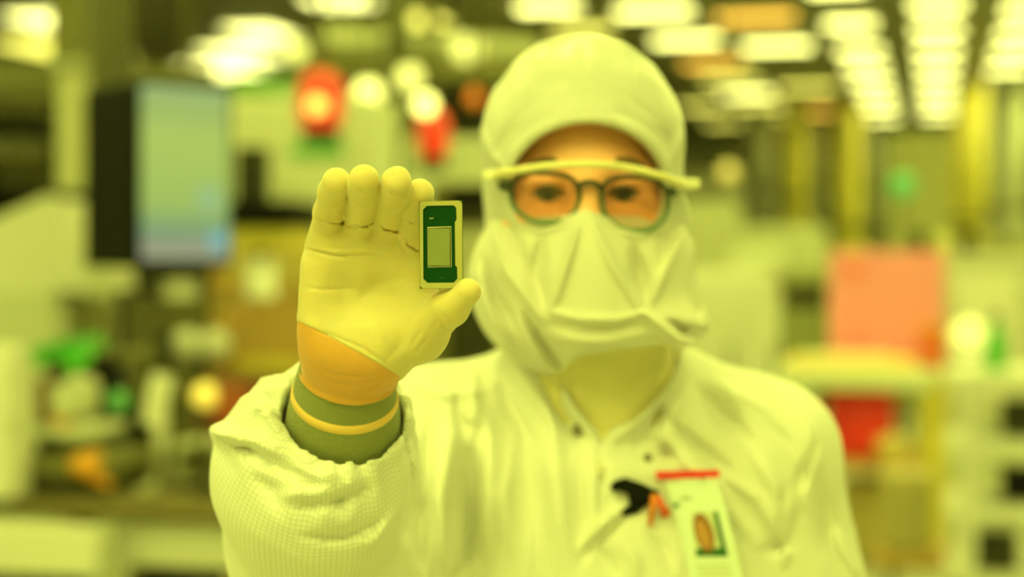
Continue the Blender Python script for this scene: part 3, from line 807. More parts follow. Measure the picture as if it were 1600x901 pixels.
def lens_loop(cx, cy, hw, hu, hd, tilt, n=40):
    pts = []
    for k in range(n):
        a = 2 * math.pi * k / n; ca, sa = math.cos(a), math.sin(a)
        e = 0.72
        x = hw * math.copysign(abs(ca) ** e, ca); y = math.copysign(abs(sa) ** e, sa); y = y * (hu if y > 0 else hd)
        if y < 0: x *= 1 - 0.22 * (abs(y) / hd) ** 1.6          # narrower towards the cheek
        px, py = cx + x, cy - y + tilt * x
        d = GD + 0.016 * ((px - 920) / 125.0) ** 2
        pts.append(P(px, py, d))
    return pts
for (cx, cy, hw, hu, hd) in ((852, 306, 53, 36, 41), (992, 314, 52, 38, 46)):
    L = lens_loop(cx, cy, hw, hu, hd, 0.05)
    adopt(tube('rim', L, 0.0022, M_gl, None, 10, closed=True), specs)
    bm = bmesh.new(); vs = [bm.verts.new([float(a) for a in v]) for v in L]; cv = bm.verts.new([float(a) for a in np.mean(L, 0)])
    for i in range(len(vs)): bm.faces.new((vs[i], vs[(i + 1) % len(vs)], cv))
    adopt(link('lens', bm_mesh('lens', bm), M_lens), specs)
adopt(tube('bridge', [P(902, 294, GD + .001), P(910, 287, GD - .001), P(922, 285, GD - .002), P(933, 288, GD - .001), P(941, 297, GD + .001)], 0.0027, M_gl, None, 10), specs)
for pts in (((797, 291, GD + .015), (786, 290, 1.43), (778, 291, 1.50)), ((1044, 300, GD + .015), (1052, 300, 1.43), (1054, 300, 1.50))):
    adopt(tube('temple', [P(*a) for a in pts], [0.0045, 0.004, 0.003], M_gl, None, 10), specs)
for s in (906, 934):
    adopt(tube('nose_pad', [P(s, 304, GD + .003), P(s, 316, GD + .005)], 0.0025, M_clear, None, 8), specs)

over = thing('safety_glasses', 'clear safety glasses with a yellow brow bar worn over the spectacles', 'safety glasses', P(918, 300, 1.385))
BAR = [(770, 274, 1.462), (774, 272, 1.43), (800, 267, 1.403), (855, 259, 1.388), (915, 256, 1.383), (970, 260, 1.388), (1030, 274, 1.403), (1056, 284, 1.425), (1078, 290, 1.462)]
bm = bmesh.new(); rings = []
def dense(pts, n=6):
    out = []
    for i in range(len(pts) - 1):
        p0 = np.array(pts[max(i - 1, 0)], float); p1 = np.array(pts[i], float); p2 = np.array(pts[i + 1], float); p3 = np.array(pts[min(i + 2, len(pts) - 1)], float)
        for k in range(n):
            t = k / n
            out.append(0.5 * ((2 * p1) + (-p0 + p2) * t + (2 * p0 - 5 * p1 + 4 * p2 - p3) * t * t + (-p0 + 3 * p1 - 3 * p2 + p3) * t ** 3))
    out.append(np.array(pts[-1], float)); return out
BD = [P(*a) for a in dense(BAR)]
adopt(tube('brow_bar', BD, 0.0033, M_bar, None, 10), over)
bm = bmesh.new(); top = []; low = []
for i, v in enumerate(BD):
    k = i / (len(BD) - 1); drop = 0.050 * (1 - abs(2 * k - 1) ** 6) + 0.004
    if abs(k - 0.5) < 0.055: drop *= 0.45
    top.append(bm.verts.new([float(a) for a in v])); low.append(bm.verts.new((float(v[0]), float(v[1]) + 0.004, float(v[2]) - drop)))
for i in range(len(top) - 1): bm.faces.new((top[i], top[i + 1], low[i + 1], low[i]))
adopt(link('shield_lens', bm_mesh('shield_lens', bm), M_clear, None, True), over)
for pts in (((770, 274, 1.462), (758, 274, 1.50), (757, 276, 1.56)), ((1076, 290, 1.455), (1078, 291, 1.50), (1072, 292, 1.56))):
    adopt(tube('temple', [P(*a) for a in pts], [0.0042, 0.0040, 0.0030], M_bar if pts[0][0] < 900 else mat('shield_temple', (0.82, 0.80, 0.55), 0.3), None, 10), over)
adopt(box('hinge_block', P(1066, 287, 1.446), (0.014, 0.030, 0.009), mat('shield_temple', (0.82, 0.80, 0.55), 0.3), None, 0.003, (0, 0, math.radians(-60))), over)
adopt(box('hinge_block', P(778, 273, 1.43), (0.010, 0.026, 0.008), mat('shield_temple', (0.82, 0.80, 0.55), 0.3), None, 0.003, (0, 0, math.radians(65))), over)

# ------------------------------------------------------------------ badge and clip on the chest
def suit_depth(px, py):
    ds = np.linspace(1.30, 1.62, 641)
    q = np.stack([P(px, py, d) for d in ds]).astype(np.float32)
    v = f_suit(q); k = np.argmax(v < 0)
    return ds[k]
for (px, py, mm, r) in ((905, 671, M_snapd, 0.0062), (937, 734, M_snap, 0.0068), (1012, 715, M_snapd, 0.004)):
    s = lathe('snap_button', [(0, -0.004), (r, -0.004), (r, 0.001), (r * 0.7, 0.003), (0, 0.0033)], mm, None, 16, P(px, py, suit_depth(px, py)), (math.radians(80), 0, 0))
    s.parent = coverall; s.matrix_parent_inverse = Matrix()
BDp = min(suit_depth(1100, 780), suit_depth(1110, 850), suit_depth(1070, 830), suit_depth(1135, 880)) - 0.004
def flat(name, pts, th, m, root, front=0.0, d=None, under=None):
    dd = (d or BDp) - front
    o = slab(name, [face_pt(x, y, dd) for x, y in pts], dd, dd + th, m)
    adopt(o, root)
    if under: o.parent = under; o.matrix_parent_inverse = Matrix()
    return o
badge = thing('id_badge', 'white photo identity badge with red top strip hanging on the chest', 'badge', P(1078, 741, BDp))
M_card = mat('badge_card', (0.74, 0.82, 0.72), 0.35); M_red = mat('badge_red', (0.80, 0.02, 0.015), 0.4)
M_bgreen = mat('badge_green', (0.01, 0.12, 0.03), 0.4); M_port = mat('badge_portrait', (0.30, 0.12, 0.03), 0.5); M_port2 = mat('badge_portrait_face', (0.52, 0.25, 0.08), 0.5)
flat('card', [(1038, 752), (1120, 750), (1136, 800), (1162, 912), (1082, 914), (1062, 830)], 0.0012, M_card, badge)
flat('red_strip', [(1024, 737), (1123, 734), (1125, 745), (1026, 748)], 0.003, M_red, badge, 0.002)
flat('slot_tab', [(1062, 744), (1092, 743), (1093, 756), (1063, 757)], 0.0010, M_card, badge, 0.0006)
ph_ = flat('photo', [(1079, 800), (1118, 799), (1138, 868), (1088, 869)], 0.0003, mat('badge_photo_ground', (0.62, 0.66, 0.46), 0.4), badge, 0.0003)
flat('photo_edge', [(1114, 799), (1121, 799), (1138, 869), (1088, 869), (1087, 857), (1127, 856)], 0.0003, M_bgreen, badge, 0.0006, None, ph_)
ov = [(1100 + 15 * math.cos(a) + 8 * -math.sin(a) * 0.9, 832 - 31 * math.sin(a)) for a in np.linspace(0, 2 * math.pi, 24, endpoint=False)]
flat('portrait', [(x, min(y, 862)) for x, y in ov], 0.0003, M_port, badge, 0.0008, None, ph_)
ov2 = [(1099 + 9 * math.cos(a) - 6 * math.sin(a), 834 - 22 * math.sin(a)) for a in np.linspace(0, 2 * math.pi, 20, endpoint=False)]
flat('portrait_face', ov2, 0.0003, M_port2, badge, 0.0011, None, ph_)
flat('logo_mark', [(1050, 787), (1060, 785), (1063, 791), (1053, 794)], 0.0003, mat('badge_logo', (0.05, 0.22, 0.12), 0.4), badge, 0.0003)
for k in range(4):
    flat('print_mark', [(1063 + k * 4.4, 776), (1066 + k * 4.4, 775.6), (1067 + k * 4.4, 781), (1064 + k * 4.4, 781.4)], 0.0003, mat('badge_print', (0.30, 0.34, 0.18), 0.4), badge, 0.0003)
for k in range(3):
    flat('print_mark', [(1088 + k * 3, 882 + k * 8), (1140 + k * 2, 881 + k * 8), (1141 + k * 2, 884 + k * 8), (1089 + k * 3, 885 + k * 8)], 0.0003, mat('badge_print_pale', (0.55, 0.56, 0.40), 0.4), badge, 0.0003)

CDp = min(suit_depth(985, 775), suit_depth(1010, 790), suit_depth(965, 760)) - 0.003
clip = thing('lapel_clip', 'black folded strap clip with orange cord fastened beside the badge', 'clip', P(990, 775, CDp))
M_blk = mat('clip_black', (0.006, 0.007, 0.004), 0.7, spec=0.1, bump=0.2, bscale=300)
flat('strap_loop', [(953, 760), (962, 751), (978, 747), (1004, 756), (1020, 764), (1012, 780), (990, 784), (984, 772), (970, 768), (957, 767)], 0.006, M_blk, clip, 0.006, CDp)
flat('strap', [(980, 766), (1014, 763), (1030, 766), (1029, 776), (1010, 790), (996, 802), (978, 806), (964, 803), (984, 788)], 0.005, M_blk, clip, 0.002, CDp)
M_cord = mat('clip_cord', (0.75, 0.22, 0.02), 0.5)
adopt(tube('cord', [P(1022, 772, CDp - .004), P(1020, 790, CDp - .003), P(1016, 822, CDp - .003)], [0.003, 0.003, 0.002], M_cord, None, 8), clip)
adopt(tube('cord', [P(1027, 775, CDp - .004), P(1034, 790, CDp - .004), P(1042, 805, CDp - .003)], [0.003, 0.003, 0.0045], mat('clip_cord_red', (0.7, 0.10, 0.02), 0.5), None, 8), clip)

# ------------------------------------------------------------------ background equipment
M_pale = mat('pale_paint', (0.58, 0.60, 0.45), 0.5, var=0.06, bscale=3); M_white = mat('white_paint', (0.70, 0.70, 0.60), 0.45)
M_grey = mat('grey_paint', (0.48, 0.49, 0.33), 0.5, var=0.15, bscale=4); M_olive = mat('olive_grey', (0.19, 0.18, 0.075), 0.6, var=0.2, bscale=5, spec=0.2)
M_dark = mat('dark_grey', (0.045, 0.045, 0.022), 0.6, spec=0.15); M_black = mat('black_plastic', (0.008, 0.008, 0.004), 0.6, spec=0.12)
M_yel = mat('yellow_paint', (0.70, 0.60, 0.10), 0.5); M_tan = mat('tan_board', (0.52, 0.33, 0.09), 0.6, var=0.1, bscale=8)
M_amb = mat('amber_plastic', (0.80, 0.36, 0.04), 0.4); M_redp = mat('red_plastic', (0.80, 0.02, 0.015), 0.4); M_oran = mat('salmon_board', (0.90, 0.31, 0.42), 0.5)
M_grn = mat('green_plastic', (0.05, 0.42, 0.03), 0.4); M_lgrn = mat('light_green_plastic', (0.14, 0.75, 0.06), 0.4); M_brown = mat('brown_plastic', (0.16, 0.055, 0.02), 0.5, spec=0.2)
M_steel = mat('brushed_steel', (0.55, 0.54, 0.42), 0.35, 0.7)
def zat(py, d): return EYE + (HORIZON - py) / FPX * d
def xat(px, d): return (px - 800) / FPX * d
class T:
    """A thing whose parts are given as pixel rectangles at a depth, turned with the bay."""
    def __init__(s, name, label, cat, px, d, z=0.0, rz=YAW, group=None):
        s.o = thing(name, label, cat, (xat(px, d), d, z), rz, group); s.d = d; s.rz = rz
        s.inv = (Matrix.Translation(s.o.location) @ Matrix.Rotation(rz, 4, 'Z')).inverted()
    def loc(s, w): return s.inv @ Vector([float(a) for a in w])
    def rect(s, name, x0, y0, x1, y1, m, d=None, th=0.1, bev=0.01, parent=None, rot=None):
        d = d or s.d
        w = (x1 - x0) / FPX * d; h = (y1 - y0) / FPX * d
        c = P((x0 + x1) / 2, (y0 + y1) / 2, d); c[1] += th / 2
        o = box(name, s.loc(c), (w, th, h), m, None, bev, rot)
        if parent is None: o.parent = s.o
        else: o.parent = parent; o.location = o.location - parent.location
        return o
    def zrect(s, name, x0, x1, z0, z1, m, d=None, th=0.1, bev=0.01, parent=None):
        d = d or s.d
        py = lambda z: HORIZON - (z - EYE) * FPX / d
        return s.rect(name, x0, py(z1), x1, py(z0), m, d, th, bev, parent)
    def rod(s, name, pts, r, m, n=12):
        return tube(name, [s.loc(P(*a)) for a in pts], r, m, s.o, n)
    def ball(s, name, px, py, d, r, m):
        return lathe(name, [(r * math.sin(a), -r * math.cos(a)) for a in np.linspace(0, math.pi, 13)], m, s.o, 20, s.loc(P(px, py, d)))

BZ = 0.92
# ---- long bench on the left
b = T('tool_bench', 'long steel bench with white front beam at the lower left', 'bench', 230, 4.4)
b.zrect('worktop', -220, 690, 0.875, BZ, mat('bench_top', (0.16, 0.13, 0.05), 0.6, var=0.2, bscale=6, spec=0.2), 4.40, 1.15, 0.008)
b.zrect('front_beam', -215, 170, 0.745, 0.868, M_white, 4.38, 0.06, 0.008); b.zrect('front_beam', 176, 685, 0.745, 0.868, M_white, 4.38, 0.06, 0.008)
b.zrect('beam_bracket', 166, 180, 0.70, 0.874, M_grey, 4.365, 0.03, 0.004)
for px in (-200, 165, 670):
    for dd in (4.45, 5.40): b.zrect('leg', px - 16, px + 16, 0.0, 0.874, M_pale, dd, 0.06, 0.005)
b.zrect('lower_shelf', -205, 670, 0.40, 0.43, M_grey, 4.46, 0.95, 0.005)
for (x0, x1, lab, m) in ((-20, 62, 'black equipment crate on the bench shelf at the lower left corner', M_black), (245, 305, 'black equipment crate on the bench shelf left of the raised sleeve', M_black)):
    t = T('equipment_crate', lab, 'crate', (x0 + x1) / 2, 4.55, 0.432)
    t.zrect('body', x0, x1, 0.434, 0.70, m, 4.55, 0.4, 0.015); t.zrect('lid', x0 - 3, x1 + 3, 0.70, 0.725, m, 4.54, 0.42, 0.01)
    t.zrect('handle', (x0 + x1) / 2 - 12, (x0 + x1) / 2 + 12, 0.60, 0.625, M_dark, 4.53, 0.02, 0.004)
t = T('cardboard_carton', 'tan carton on the bench shelf below the raised sleeve', 'carton', 430, 4.55, 0.432)
t.zrect('body', 370, 500, 0.434, 0.70, M_tan, 4.55, 0.4, 0.006); t.zrect('tape', 425, 440, 0.434, 0.702, M_pale, 4.548, 0.405, 0.002)

# things standing on the bench
def on_bench(name, label, cat, px, d, rz=YAW): return T(name, label, cat, px, d, BZ + 0.001, rz)
t = on_bench('enclosure_post', 'white enclosure upright on the bench at the left edge', 'enclosure', -20, 4.46)
t.zrect('panel', -110, 32, BZ, zat(540, 4.46), M_white, 4.46, 0.10, 0.015); t.rect('door', -100, 560, 22, 770, M_white, 4.44, 0.02, 0.006); t.rect('latch', 14, 650, 20, 690, M_dark, 4.432, 0.012, 0.003)
t = on_bench('microscope', 'pale bench microscope with dark eyepiece and orange knob', 'microscope', 110, 4.6)
t.rect('base', 58, 712, 190, 752, M_olive, 4.55, 0.30, 0.02); t.zrect('base_foot', 60, 188, BZ, zat(752, 4.55) + .001, M_dark, 4.56, 0.28, 0.004)
t.rect('stage', 55, 668, 160, 686, M_pale, 4.57, 0.22, 0.01); t.rect('stage_post', 60, 684, 84, 714, M_black, 4.6, 0.1, 0.008)
t.rect('arm', 62, 590, 104, 670, M_brown, 4.68, 0.14, 0.02); t.rect('head', 80, 592, 130, 655, M_pale, 4.58, 0.16, 0.03)
t.rod('eyepiece', [(95, 595, 4.62), (88, 570, 4.56)], 0.025, M_dark); t.rod('objective', [(98, 650, 4.63), (98, 668, 4.63)], [0.03, 0.018], M_amb)
t.rod('focus_knob', [(118, 728, 4.54), (152, 724, 4.52)], [0.028, 0.036], M_amb); t.rod('lamp_cable', [(140, 745, 4.53), (160, 752, 4.50), (175, 757, 4.5)], 0.01, M_amb)
t = on_bench('test_jig', 'black test jig with slanted arm and green lens behind the microscope', 'test jig', 215, 5.05)
t.zrect('base', 145, 258, BZ + 0.001, BZ + 0.06, M_dark, 5.0, 0.20, 0.01); t.rod('slanted_arm', [(150, 560, 5.08), (185, 640, 5.08), (212, 725, 5.08)], 0.055, M_black)
t.rect('column', 232, 545, 254, 735, M_dark, 5.1, 0.06, 0.008); t.rect('crossbeam', 140, 545, 262, 566, M_olive, 5.06, 0.06, 0.008)
t.rect('post', 246, 520, 262, 735, M_black, 5.04, 0.05, 0.006); t.ball('green_lens', 186, 627, 4.95, 0.030, mat('lens_green', (0.12, 0.45, 0.10), 0.2, emit=(0.14, 0.35, 0.05), estr=0.35))
t.rod('lens_holder', [(186, 640, 4.97), (200, 700, 5.02)], 0.02, M_dark); t.rect('lower_block', 200, 660, 250, 735, M_black, 5.02, 0.10, 0.01)
t = on_bench('tray_rack', 'green plastic trays tilted on a dark stand at the left', 'tray rack', 110, 5.35)
t.zrect('stand', 60, 150, BZ, zat(590, 5.35), M_olive, 5.35, 0.16, 0.01)
a = t.rect('tray', 55, 535, 135, 566, M_grn, 5.27, 0.20, 0.01, rot=(0, math.radians(-14), 0)); a2 = t.rect('tray', 100, 556, 160, 580, M_lgrn, 5.22, 0.20, 0.01, rot=(0, math.radians(-20), 0))
t.rod('support', [(100, 600, 5.4), (95, 560, 5.4)], 0.03, M_dark)
t = on_bench('sample_holder', 'pale slanted sample holder on the bench left of the red box', 'sample holder', 245, 4.6)
t.rect('plate', 228, 585, 262, 668, M_white, 4.60, 0.03, 0.008, rot=(0, math.radians(12), 0)); t.zrect('foot', 222, 250, BZ, BZ + 0.02, M_grey, 4.58, 0.15, 0.005)
t.rod('strut', [(256, 650, 4.63), (252, 758, 4.63)], 0.014, M_steel); t.rod('strut', [(250, 640, 4.63), (240, 758, 4.63)], 0.012, M_steel)
t = on_bench('power_supply', 'grey bench power supply below the red box', 'power supply', 310, 4.65)
t.zrect('body', 276, 354, BZ + 0.015, zat(690, 4.65), M_grey, 4.65, 0.16, 0.012); t.rect('front_panel', 280, 697, 344, 745, M_olive, 4.64, 0.012, 0.003)
t.rect('display', 284, 703, 305, 718, M_black, 4.632, 0.01, 0.002); t.rod('knob', [(325, 715, 4.64), (325, 715, 4.61)], 0.014, M_dark); t.rod('knob', [(300, 735, 4.64), (300, 735, 4.62)], 0.010, M_dark)
for px in (283, 347): t.zrect('foot', px - 5, px + 5, BZ, BZ + 0.017, M_black, 4.67, 0.12, 0.002)
t = on_bench('parts_box', 'red brown parts box on the bench beside the raised sleeve', 'box', 370, 4.9)
t.zrect('body', 318, 430, BZ + 0.06, zat(596, 4.9), M_brown, 4.9, 0.28, 0.015); t.rect('front_label', 330, 604, 392, 660, mat('red_brown', (0.42, 0.10, 0.02), 0.5), 4.885, 0.02, 0.004); t.zrect('plinth', 312, 440, BZ, BZ + 0.06, M_dark, 4.88, 0.3, 0.008)
t = on_bench('pilot_lamp', 'small round yellow lamp in front of the red box', 'lamp', 320, 4.54)
t.ball('bulb', 320, 618, 4.54, 0.034, mat('bulb_yellow', (0.9, 0.7, 0.2), 0.2, emit=(1.0, 0.74, 0.10), estr=0.45)); t.rod('stem', [(320, 634, 4.54), (320, 772, 4.54)], 0.010, M_dark)
t.zrect('foot', 308, 332, BZ, BZ + 0.02, M_dark, 4.50, 0.07, 0.004)
t = on_bench('twin_lamp_stand', 'stand with two pale round lamp heads below the monitor', 'lamp stand', 310, 5.2)
for px in (292, 335): t.ball('lamp_head', px, 540, 5.15, 0.050, M_white)
t.rod('bar', [(285, 556, 5.2), (345, 556, 5.2)], 0.015, M_dark); t.rod('stem', [(315, 556, 5.2), (315, 720, 5.2)], 0.016, M_dark); t.zrect('foot', 290, 340, BZ, BZ + 0.02, M_dark, 5.12, 0.16, 0.004)
t = on_bench('amber_bin', 'amber open bin behind the red box at the raised sleeve', 'bin', 420, 5.25)
t.zrect('plinth', 350, 490, BZ, zat(600, 5.25), M_olive, 5.25, 0.2, 0.01); t.rect('front', 352, 500, 488, 600, M_tan, 5.23, 0.02, 0.006); t.rect('back', 352, 470, 488, 600, M_tan, 5.43, 0.02, 0.006)
t.rect('side', 352, 485, 358, 600, M_tan, 5.24, 0.2, 0.003); t.rect('side', 482, 485, 488, 600, M_tan, 5.24, 0.2, 0.003)
t.rect('label_strip', 365, 560, 470, 580, M_yel, 5.222, 0.01, 0.002)

# ---- portrait monitor on a ceiling pole
MD = 4.7; ry = math.radians(38)
t = T('portrait_monitor', 'tall black portrait monitor with a glowing pale screen hung on a dark pole', 'monitor', 286, MD, zat(418, MD), ry)
s_ = MD / FPX; Wm, Hm, Dm = 0.292, 288 * s_, 0.33
box('housing', (0, Dm / 2, Hm / 2), (Wm, Dm, Hm), M_black, t.o, 0.015)
box('bezel', (0, -0.006, Hm / 2), (Wm, 0.014, Hm), M_black, t.o, 0.006)
M_scr = bpy.data.materials.new('screen_image'); M_scr.use_nodes = True; nt = M_scr.node_tree; bb = nt.nodes['Principled BSDF']
tc = nt.nodes.new('ShaderNodeTexCoord'); sp = nt.nodes.new('ShaderNodeSeparateXYZ'); nt.links.new(tc.outputs['Generated'], sp.inputs[0])
cr = nt.nodes.new('ShaderNodeValToRGB'); el = cr.color_ramp.elements
el[0].position = 0.0; el[0].color = (0.30, 0.33, 0.20, 1); el[1].position = 1.0; el[1].color = (0.30, 0.44, 0.18, 1)
for pp, cc in ((0.10, (0.24, 0.26, 0.17)), (0.17, (0.16, 0.30, 0.15)), (0.32, (0.30, 0.44, 0.10)), (0.70, (0.36, 0.50, 0.10)), (0.92, (0.28, 0.40, 0.12))):
    e_ = el.new(pp); e_.color = (*cc, 1)
nt.links.new(sp.outputs['Z'], cr.inputs[0]); nt.links.new(cr.outputs[0], bb.inputs['Emission Color'])
bb.inputs['Base Color'].default_value = (0.02, 0.02, 0.02, 1); bb.inputs['Emission Strength'].default_value = 0.85; bb.inputs['Roughness'].default_value = 0.3
box('screen', (0, -0.014, Hm / 2 + 0.004), (Wm - 0.028, 0.004, Hm - 0.036), M_scr, t.o)
M_blue = mat('screen_blue', (0.02, 0.03, 0.04), 0.3, emit=(0.18, 0.40, 0.40), estr=0.8)
box('screen_window', (0.10, -0.0175, 0.075), (0.06, 0.003, 0.05), M_blue, t.o); box('screen_window', (0.07, -0.0175, 0.19), (0.07, 0.003, 0.07), mat('screen_teal', (0.02, 0.03, 0.03), 0.3, emit=(0.28, 0.46, 0.20), estr=0.8), t.o)
box('rear_arm', (0, Dm + 0.05, Hm * 0.62), (0.10, 0.12, 0.14), M_dark, t.o, 0.01)
box('pole', (0, Dm + 0.13, (H - zat(418, MD)) / 2 + 0.10), (0.10, 0.10, H - zat(418, MD) - 0.22), mat('pole_olive', (0.10, 0.10, 0.04), 0.5), t.o, 0.01)
box('ceiling_plate', (0, Dm + 0.13, H - zat(418, MD) - 0.012), (0.24, 0.24, 0.022), M_dark, t.o, 0.004)
box('button_strip', (0, -0.015, 0.010), (0.12, 0.004, 0.008), M_dark, t.o)

# ---- left background
t = T('exhaust_duct', 'white vertical exhaust duct hanging from the ceiling at the left', 'duct', 108, 5.6, zat(302, 5.6))
t.rect('shaft', 90, 95, 128, 300, mat('duct_paint', (0.52, 0.52, 0.34), 0.5), 5.6, 0.10, 0.02); t.zrect('shaft_upper', 82, 137, zat(98, 5.6), H - 0.01, M_olive, 5.58, 0.13, 0.015); t.rect('collar', 80, 92, 138, 104, M_grey, 5.57, 0.15, 0.006)
t.rect('nozzle', 98, 300, 122, 312, M_black, 5.62, 0.06, 0.004)
t = T('storage_rack', 'dark storage rack with shelves behind the white cover at the far left', 'rack', 20, 7.3)
for px in (-110, 84):
    t.zrect('post', px - 7, px + 7, 0, zat(150, 7.3), M_dark, 7.3, 0.04, 0.004); t.zrect('post', px - 7, px + 7, 0, zat(150, 7.3), M_dark, 7.8, 0.04, 0.004)
for i, py in enumerate((165, 204, 240, 285, 345, 480)): t.rect('shelf_board', -115, py, 90, py + 8, M_dark if i % 2 else M_olive, 7.29, 0.56, 0.004)
t.rect('back_sheet', -112, 150, 88, 480, M_dark, 7.82, 0.02, 0.002)
for (x0, y0, x1, y1, m, lab, d) in ((0, 174, 70, 204, M_dark, 'dark case on the top shelf of the storage rack', 7.38), (-20, 214, 50, 240, M_grey, 'grey case on the second shelf of the storage rack', 7.38),
                                   (5, 252, 55, 285, M_olive, 'olive case on the third shelf of the storage rack', 7.38), (-40, 296, 75, 345, M_black, 'black case on the fourth shelf of the storage rack', 7.38)):
    zb = zat(y1, 7.29) + 0.003; q = T('equipment_case', lab, 'case', (x0 + x1) / 2, d, zb); q.zrect('body', x0, x1, zb, zat(y0 + 5, d), m, d, 0.3, 0.015); q.rect('lid', x0 - 1, y0 + 2, x1 + 1, y0 + 5, m, d - .01, 0.32, 0.004); q.rect('handle', (x0 + x1) / 2 - 8, (y0 + y1) / 2, (x0 + x1) / 2 + 8, (y0 + y1) / 2 + 5, M_dark, d - 0.02, 0.03, 0.003)
# white tool with sloping cover
D5 = 6.15
t = T('sloped_tool', 'white machine with a sloping cover behind the bench at the left', 'machine', 20, D5)
prof = [(xat(-150, D5), zat(455, D5)), (xat(120, D5), zat(455, D5)), (xat(104, D5), zat(312, D5)), (xat(72, D5), zat(306, D5)), (xat(-150, D5), zat(400, D5))]
o_ = slab('cover', [(x - xat(20, D5), z) for x, z in prof], 0, 0.5, M_white, t.o)
t.zrect('cabinet', -150, 120, 0.0, zat(456, D5), M_pale, D5, 0.5, 0.02); t.rect('panel', 45, 392, 112, 422, M_white, D5 - 0.02, 0.02, 0.01); t.rect('slot', 50, 376, 104, 386, M_olive, D5 - 0.012, 0.014, 0.002)
t.rect('side_tank', 122, 385, 158, 470, M_pale, D5 + 0.05, 0.18, 0.05); t.rod('tank_cap', [(140, 385, D5 + .14), (140, 345, D5 + .14)], [0.05, 0.035], M_grey); t.zrect('tank_stand', 124, 156, 0, zat(470, D5), M_olive, D5 + 0.06, 0.16, 0.01)
t = T('camera_module', 'black boxy camera module on a stem right of the sloping cover', 'camera module', 128, 7.0, 0)
t.rect('housing', 102, 306, 152, 362, M_black, 7.0, 0.16, 0.012); t.zrect('stem', 118, 136, 0.03, zat(362, 7.02), M_black, 7.05, 0.06, 0.005); t.zrect('foot', 100, 155, 0, 0.03, M_black, 7.0, 0.2, 0.005)
# bench backdrop
t = T('bench_screen', 'olive partition screen standing behind the bench at the lower left', 'partition', 260, 6.0)
for (x0, x1) in ((195, 330), (334, 500), (504, 660)): t.zrect('panel', x0, x1, 0.05, zat(465, 6.0), mat('screen_olive', (0.13, 0.12, 0.05), 0.6, spec=0.2) if x0 < 300 else M_olive, 6.0, 0.03, 0.006)
for px in (200, 332, 502, 657): t.zrect('foot', px - 10, px + 10, 0.0, 0.05, M_dark, 5.9, 0.25, 0.006)
t = T('cylinder_tank', 'pale upright cylinder tank under the monitor', 'tank', 282, 6.35)
t.rod('shell', [(282, HORIZON + EYE * FPX / 6.48, 6.48), (282, 440, 6.48)], 0.062, M_white, 20); t.rod('valve', [(282, 440, 6.48), (282, 424, 6.48)], 0.025, M_dark); t.rod('collar', [(282, 452, 6.48), (282, 446, 6.48)], 0.066, M_grey, 20)
t = T('cylinder_tank', 'pale upright cylinder tank under the black instrument module', 'tank', 408, 6.35)
t.rod('shell', [(408, HORIZON + EYE * FPX / 6.48, 6.48), (408, 405, 6.48)], 0.055, M_white, 20); t.rod('valve', [(408, 405, 6.48), (408, 390, 6.48)], 0.022, M_dark); t.rod('collar', [(408, 416, 6.48), (408, 411, 6.48)], 0.059, M_grey, 20)
t = T('instrument_cabinet', 'tan instrument cabinet topped by a black module and column behind the glove', 'cabinet', 425, 6.9)
t.zrect('body', 345, 500, 0.05, zat(388, 6.9), M_tan, 6.9, 0.5, 0.015); t.rect('drawer', 352, 392, 494, 440, mat('cabinet_tan_light', (0.60, 0.48, 0.14), 0.5), 6.885, 0.02, 0.006); t.rect('drawer', 352, 446, 494, 520, M_tan, 6.885, 0.02, 0.006)
t.rect('module', 362, 312, 477, 354, M_black, 6.88, 0.35, 0.015); t.rect('ledge', 372, 354, 472, 388, M_yel, 6.92, 0.3, 0.008); t.rect('column', 372, 228, 411, 312, M_dark, 7.0, 0.14, 0.012)
for px in (355, 490): t.zrect('foot', px - 8, px + 8, 0, 0.05, M_black, 6.92, 0.4, 0.004)

# ---- process tools in the middle distance
def tool(label, x0, x1, ytop, d, m, th=1.2, door=None, strip=None, win=None, name='process_tool'):
    t = T(name, label, 'machine', (x0 + x1) / 2, d)
    t.zrect('cabinet', x0, x1, 0.06, zat(ytop, d), m, d, th, 0.03); t.zrect('plinth', x0 + 4, x1 - 4, 0, 0.06, M_dark, d + 0.05, th - 0.1, 0.005)
    w = x1 - x0; n = max(1, round(w / 75))
    for i in range(n):
        a0 = x0 + 4 + (w - 8) * i / n; a1 = x0 + 4 + (w - 8) * (i + 1) / n - 3
        dr = t.zrect('door', a0, a1, 0.12, min(zat(ytop, d) - 0.12, 1.95), door or m, d - 0.02, 0.02, 0.006)
        t.zrect('handle', a1 - 9, a1 - 5, 1.0, 1.2, M_dark, d - 0.045, 0.025, 0.003, dr)
    if strip: t.zrect('stripe', strip[3], strip[4], strip[0], strip[1], strip[2], d - 0.026, 0.006, 0.001)
    if win: t.zrect('window', win[0], win[1], win[2], win[3], M_dark, d - 0.03, 0.012, 0.003)
    return t
M_stripe2 = mat('stripe_green', (0.12, 0.42, 0.10), 0.5)
t = tool('pale machine with a green stripe behind the red beacon', 362, 598, 150, 8.0, M_pale, 0.5, strip=(2.03, 2.09, M_stripe2, 450, 540)); t.zrect('top_duct', 372, 448, zat(152, 8.0), zat(112, 8.0), mat('dull_green', (0.14, 0.30, 0.08), 0.5), 8.1, 0.35, 0.02)
t = tool('pale machine with a green stripe left of the white hood', 642, 790, 215, 9.3, M_pale, 0.5, strip=(2.10, 2.15, M_stripe2, 648, 700)); 
t = T('cable_tower', 'dark cable tower between the two pale machines', 'tower', 620, 9.95, 0, 0.0)
t.zrect('mast', 602, 640, 0.02, H - 0.02, mat('tower_olive', (0.13, 0.13, 0.045), 0.5), 9.95, 0.14, 0.01); t.zrect('base', 595, 648, 0, 0.02, M_dark, 9.87, 0.3, 0.003)
